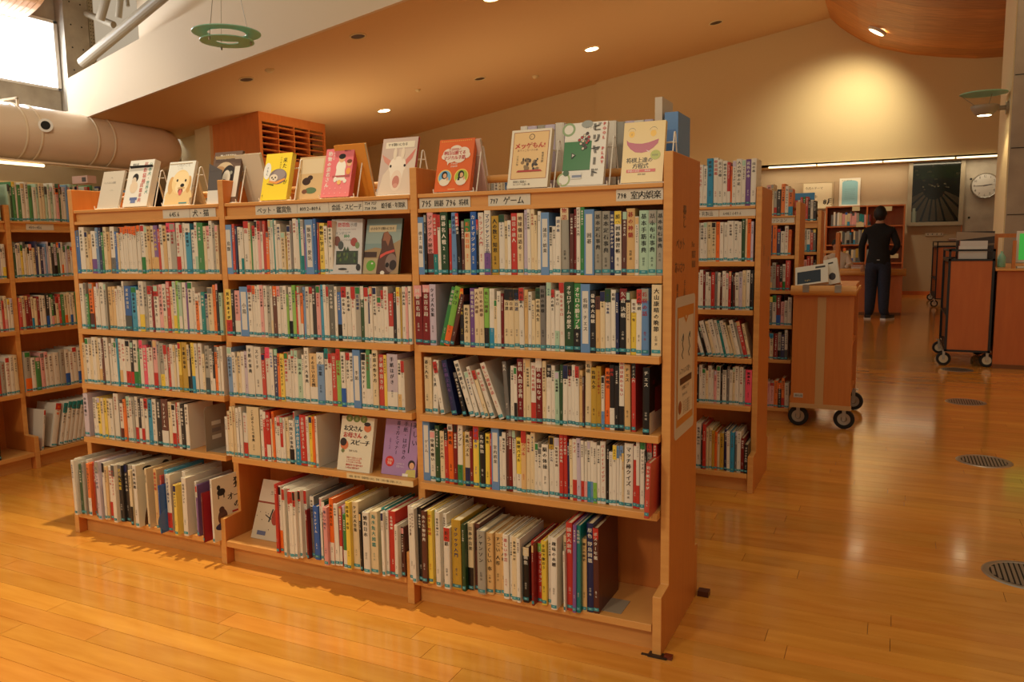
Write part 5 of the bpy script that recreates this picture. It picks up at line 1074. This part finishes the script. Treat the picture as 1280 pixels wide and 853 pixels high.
def rays(A):
    A.rect(0,1,0,1,(.06,.07,.05)); A.rect(0,1,.70,1,(.07,.10,.05)); cx, cy = .47,.50
    def ed(a):
        L = min((.47 if math.cos(a) < 0 else .47)/max(1e-3,abs(math.cos(a))), .43/max(1e-3,abs(math.sin(a)))); return (cx+L*math.cos(a), cy+L*math.sin(a))
    for i in range(9):
        a = R(198+18*i)
        A.poly([(cx+.20*math.cos(a-.09),cy+.05+.16*math.sin(a-.09)),(cx+.20*math.cos(a+.09),cy+.05+.16*math.sin(a+.09)),ed(a+.115),ed(a-.115)],(.22,.19,.14))
    rr = random.Random(3)
    for i in range(30): A.ell(rr.uniform(.05,.95),rr.uniform(.6,.95),.03,.02,rr.choice([(.11,.15,.07),(.08,.11,.06),(.14,.14,.09)]))
    for i in range(12): A.ell(cx+rr.uniform(-.25,.25),cy+.07+rr.uniform(-.03,.05),.02,.015,rr.choice([(.3,.28,.22),(.2,.18,.14)]))
    A.rect(0,.17,.01,.22,(.35,.38,.32)); A.rect(.02,.06,.05,.30,(.55,.58,.50)); A.rect(.10,.15,.06,.27,(.50,.52,.45))  # pale rectangles at lower left: a light reflection painted into the picture
M['frame_alu'] = mat('pale_aluminium', (.58,.53,.44), .45)
q, b = panel('framed_picture', 'tall dark picture of radiating wooden beams in a pale frame', 'picture', 1133,1207,200,283, 18.27, 'frame_alu', (.7,.65,.55), rays, .09, .085)
b.build('picture_sheet','picture',q)
b = MB(); b.box(4.655,4.672,18.2,18.3,0,3.03,'m'); struct(b,'trim_4','wood_dark')
ck = at(1231,232,1,18.22); cl_ = empty('wall_clock', ck, 'round white wall clock with a chrome rim on the concrete wall', 'clock')
b = MB(); b.lathe([(.0,-.02),(.250,-.02),(.268,-.04),(.28,-.02),(.28,.03),(0,.03)], n=48, axis='y'); b.build('rim','chrome',cl_)
b = MB(); b.cyl((0,-.021,0),(0,-.026,0),.250,40,(.80,.79,.76)); b.build('dial','cover',cl_)
b = MB()
for i in range(12):
    a = R(90-30*(i+1)); s_ = str(i+1); text_h(b, s_, .075, lambda u,v: (u,-.0275,v), .205*math.cos(a), .205*math.sin(a)-.027, (.25,.24,.22), 1, True)
b.build('numerals','cover',cl_)
def hand(ang, L, w_): 
    b = MB(); a = R(90-ang); d = Vector((math.cos(a),0,math.sin(a))); n_ = Vector((-d.z,0,d.x))*w_; o0 = Vector((0,-.030,0))
    b.add([tuple(o0-d*.03-n_),tuple(o0-d*.03+n_),tuple(o0+d*L+n_*.5),tuple(o0+d*L-n_*.5)],[(0,1,2,3),(3,2,1,0)],BLK); b.build('clock_hand','cover',cl_)
hand(80,.14,.010); hand(268,.21,.007)
b = MB()
b.box(-.18,.18,-.01,0,-.035,.035,(.70,.65,.56))
for i in range(4): b.cyl((-.13+.09*i,-.0105,0),(-.13+.09*i,-.009,0),.014,8,BLK)
o = b.build('socket_plate','cover'); o.location = at(1168,293,1,18.29); tag(o,'row of wall sockets below the framed picture','socket')

# floor outlets
for i,(x_, y_, lab) in enumerate(((3.883,4.70,'round metal floor vent, third from the viewer'),(3.846,2.814,'round metal floor vent, second from the viewer'),(3.83,1.065,'round metal floor vent nearest the viewer at the right edge'),(3.93,6.45,'round metal floor vent under the black cart'))):
    q = empty('floor_vent', (x_, y_, .0005), lab, 'floor vent', 'round vents in the floor')
    b = MB(); b.lathe([(.118,.0012),(.122,.003),(.138,.0035),(.145,0)], n=40); b.build('vent_ring','metal',q)
    b = MB(); b.cyl((0,0,0),(0,0,.0008),.12,32); b.build('dark_recess','hole',q)
    for k in range(-6,7):
        hw = math.sqrt(max(0,.114**2-(k*.0175)**2)); b = MB(); b.box(k*.0175-.0055,k*.0175+.0055,-hw,hw,.0009,.003); b.build('vent_bar','metal',q)
# dark scuffs of glue under the near corner of the front bookcase
b = MB(); b.box(2.69,2.75,-.105,-.075,.0005,.006,(.10,.06,.04)); b.box(2.74,2.765,-.10,-.08,.0005,.012,(.40,.14,.06)); b.box(2.668,2.69,-.10,-.09,.0005,.003,(.12,.08,.05)); o = b.build('rubber_pad','cover'); tag(o,'dark crumbled rubber pad under the near corner of the front bookcase','pad')
b = MB(); b.box(2.735,2.775,.385,.42,.0005,.02,(.30,.14,.07)); o = b.build('rubber_pad','cover'); tag(o,'small brown pad at the rear foot of the front bookcase','pad')
b = MB(); b.box(-.07,.07,-.03,.03,0,.045,(.80,.66,.62)); b.box(.02,.055,-.031,-.03,.008,.035,(.3,.28,.28)); o = b.build('book','cover'); o.location = at(93,233,1,.50); tag(o,'pale pink book lying flat on top of the left edge bookcase','book')
o.location = (-1.20,.98,ZL+.235); 

# ================================================================== PEOPLE
def skin_mesh(name, joints, edges, mats, matfn, parent=None, sub=2):
    me = bpy.data.meshes.new(name); me.from_pydata([j[0] for j in joints], edges, []); o = bpy.data.objects.new(name, me); C.objects.link(o)
    sk = o.modifiers.new('skin','SKIN'); sk.use_smooth_shade = True
    for i, j in enumerate(joints):
        sv = me.skin_vertices[0].data[i]; r = j[1]; sv.radius = r if isinstance(r, tuple) else (r, r)
    me.skin_vertices[0].data[0].use_root = True
    o.modifiers.new('sub','SUBSURF').levels = sub
    dg = bpy.context.evaluated_depsgraph_get(); dg.update(); nm = bpy.data.meshes.new_from_object(o.evaluated_get(dg))
    bpy.data.objects.remove(o); nm.name = name; nm.materials.clear()
    for m in mats: nm.materials.append(M[m])
    for p in nm.polygons: p.material_index = matfn(p.center); p.use_smooth = True
    o = bpy.data.objects.new(name, nm); C.objects.link(o); o.parent = parent; return o
mp = empty('person', (3.10, 11.80, 0), 'man in a black jacket and dark jeans standing with his back turned at the counter', 'person')
J = [((0,0,.97),(.175,.125)), ((0,0,1.12),(.15,.10)), ((0,.0,1.30),(.185,.115)), ((0,.0,1.44),(.165,.10)), ((0,.005,1.53),(.065,.065)), ((0,.02,1.60),(.058,.062)), ((.0,.03,1.68),(.078,.095)), ((0,.035,1.755),(.070,.088)),
     ((-.185,0,1.43),.066), ((-.255,.02,1.20),.056), ((-.245,.07,.98),.044), ((-.235,.10,.90),.030),
     ((.185,0,1.43),.066), ((.275,-.02,1.19),.056), ((.20,.14,1.06),.046), ((.12,.22,1.10),.030),
     ((-.09,0,.88),.125), ((-.095,.01,.50),.100), ((-.105,-.02,.12),.080), ((-.135,.11,.035),(.042,.034)),
     ((.09,0,.88),.125), ((.095,-.01,.50),.100), ((.105,-.05,.12),.080), ((.185,.04,.035),(.042,.034))]
Ed = [(0,1),(1,2),(2,3),(3,4),(4,5),(5,6),(6,7),(3,8),(8,9),(9,10),(10,11),(3,12),(12,13),(13,14),(14,15),(0,16),(16,17),(17,18),(18,19),(0,20),(20,21),(21,22),(22,23)]
def pm(c):
    if c.z > 1.555: return 2
    if abs(c.x) > .19 and c.z < .93 and c.z > .8: return 2
    if c.y > .19 and .95 < c.z < 1.2: return 2
    return 0 if c.z > .91 else 1
skin_mesh('body', J, Ed, ['navy','jeans','skin'], pm, mp)
b = MB(); 
def blob(b, c, r, n=14, m=10, col='k', cut=-1.0):
    vs = []; c = Vector(c)
    for i in range(m+1):
        ph = math.pi*i/m
        for k in range(n):
            th = 2*math.pi*k/n; rr = 1+.10*noise.noise(Vector((k*1.3, i*1.1, c.x*7)))
            vs.append((c.x+r[0]*rr*math.sin(ph)*math.cos(th), c.y+r[1]*rr*math.sin(ph)*math.sin(th), c.z+r[2]*rr*math.cos(ph)))
    b.add(vs, [(i*n+k,i*n+(k+1)%n,(i+1)*n+(k+1)%n,(i+1)*n+k) for i in range(m) for k in range(n)], col)
blob(b, (0,.005,1.70), (.098,.112,.128)); b.build('hair','hair',mp,smooth=True)
for sx in (-.082,.082): b = MB(); blob(b, (sx,.035,1.66), (.012,.02,.032), 8, 6); b.build('ear','skin',mp,smooth=True)
b = MB(); blob(b,(0,.125,1.665),(.014,.02,.02),8,6); blob(b,(-.03,.108,1.69),(.012,.008,.008),8,6); blob(b,(.03,.108,1.69),(.012,.008,.008),8,6); b.build('face_features','skin',mp,smooth=True)
for s_, (x_, y_, rz) in enumerate(((-.13,.05,.05),(.155,-.01,-.6))):
    b = MB(); b.xf = Matrix.Translation((x_,y_,0)) @ Matrix.Rotation(rz,4,'Z')
    prf = [(-.048,-.10),(.048,-.10),(.055,.04),(.046,.14),(.0,.175),(-.046,.14),(-.055,.04)]
    b.prism(prf, .0, .022, 2, (.80,.78,.74)); b.prism([(p*.92,q_*.96) for p,q_ in prf], .022, .075, 2, (.10,.10,.13)); b.xf = None
    b.build('shoe','cover',mp)
# hands: palm with five fingers
def hand_mesh(c, d, side, parent, m='skin'):
    c = Vector(c); d = Vector(d).normalized(); lat = Vector((1,0,0)) if abs(d.x) < .6 else Vector((0,1,0)); lat = (lat-d*lat.dot(d)).normalized(); up = d.cross(lat)
    js = [(tuple(c),(.026,.016)), (tuple(c+d*.07),(.034,.014))]; es = [(0,1)]
    for k, L in zip((-1.5,-.5,.5,1.5),(.060,.075,.070,.052)):
        i = len(js); base = c+d*.085+lat*k*.018
        js += [(tuple(base),.0095),(tuple(base+d*L*.5-up*.006),.009),(tuple(base+d*L*.85-up*.022),.0075)]; es += [(1,i),(i,i+1),(i+1,i+2)]
    i = len(js); js += [(tuple(c+d*.03+lat*.034*side),.011),(tuple(c+d*.07+lat*.056*side-up*.008),.009)]; es += [(0,i),(i,i+1)]
    return skin_mesh('hand', js, es, [m], lambda c_: 0, parent, 1)
hand_mesh((-.235,.105,.90),(.05,.12,-1),1,mp); hand_mesh((.115,.225,1.10),(-.6,.7,.2),1,mp)
b = MB(); b.box(-.02,.02,-.118,-.105,.955,.968,(.75,.74,.72)); b.build('belt_label','cover',mp)
# seated staff member behind the counter, mostly hidden by the bookcases
sp = empty('person', (2.36, 13.9, 0), 'person in a pale sweater sitting behind the counter, only a sleeve showing', 'person')
J2 = [((0,0,.50),(.16,.12)),((0,-.02,.75),(.15,.11)),((0,-.04,.96),(.17,.10)),((0,-.03,1.06),(.06,.06)),((-.02,-.05,1.17),(.075,.09)),((-.02,-.05,1.25),(.065,.08)),
      ((-.17,-.04,.96),.06),((-.20,-.15,.80),.05),((-.12,-.34,.80),.035),((.17,-.04,.98),.07),((.24,-.12,.80),.062),((.18,-.36,.80),.045),
      ((-.09,-.10,.47),.08),((-.10,-.42,.46),.06),((-.10,-.40,.06),.04),((.09,-.10,.47),.08),((.10,-.42,.46),.06),((.10,-.40,.06),.04)]
E2 = [(0,1),(1,2),(2,3),(3,4),(4,5),(2,6),(6,7),(7,8),(2,9),(9,10),(10,11),(0,12),(12,13),(13,14),(0,15),(15,16),(16,17)]
skin_mesh('body', J2, E2, ['knit','navy','skin'], lambda c: 2 if c.z > 1.08 else (1 if c.z < .56 else 0), sp)
b = MB(); blob(b,(-.02,-.02,1.23),(.088,.10,.09)); b.build('hair','hair',sp,smooth=True)
b = MB(); b.box(-.2,.2,-.18,.2,.33,.37,(.25,.24,.24)); b.cyl((0,0,.0),(0,0,.33),.03,10,(.2,.2,.2)); b.cyl((0,0,0),(0,0,.03),.22,16,(.2,.2,.2)); o = b.build('stool','cover'); o.location = (2.36,13.95,0); tag(o,'dark stool under the seated person behind the counter','stool')
b = MB(); 
for i in range(3): b.box(-.12,.12,-.09,.09,.03*i,.03*i+.028,[(.80,.55,.50),(.84,.78,.72),(.78,.60,.55)][i])
o = b.build('paper_stack','cover'); o.location = (2.78,12.75,.766); tag(o,'small stack of pink papers on the counter left of the man','paper stack')
bpy.data.objects.remove(_fo)
print('individual books', NIND[0])
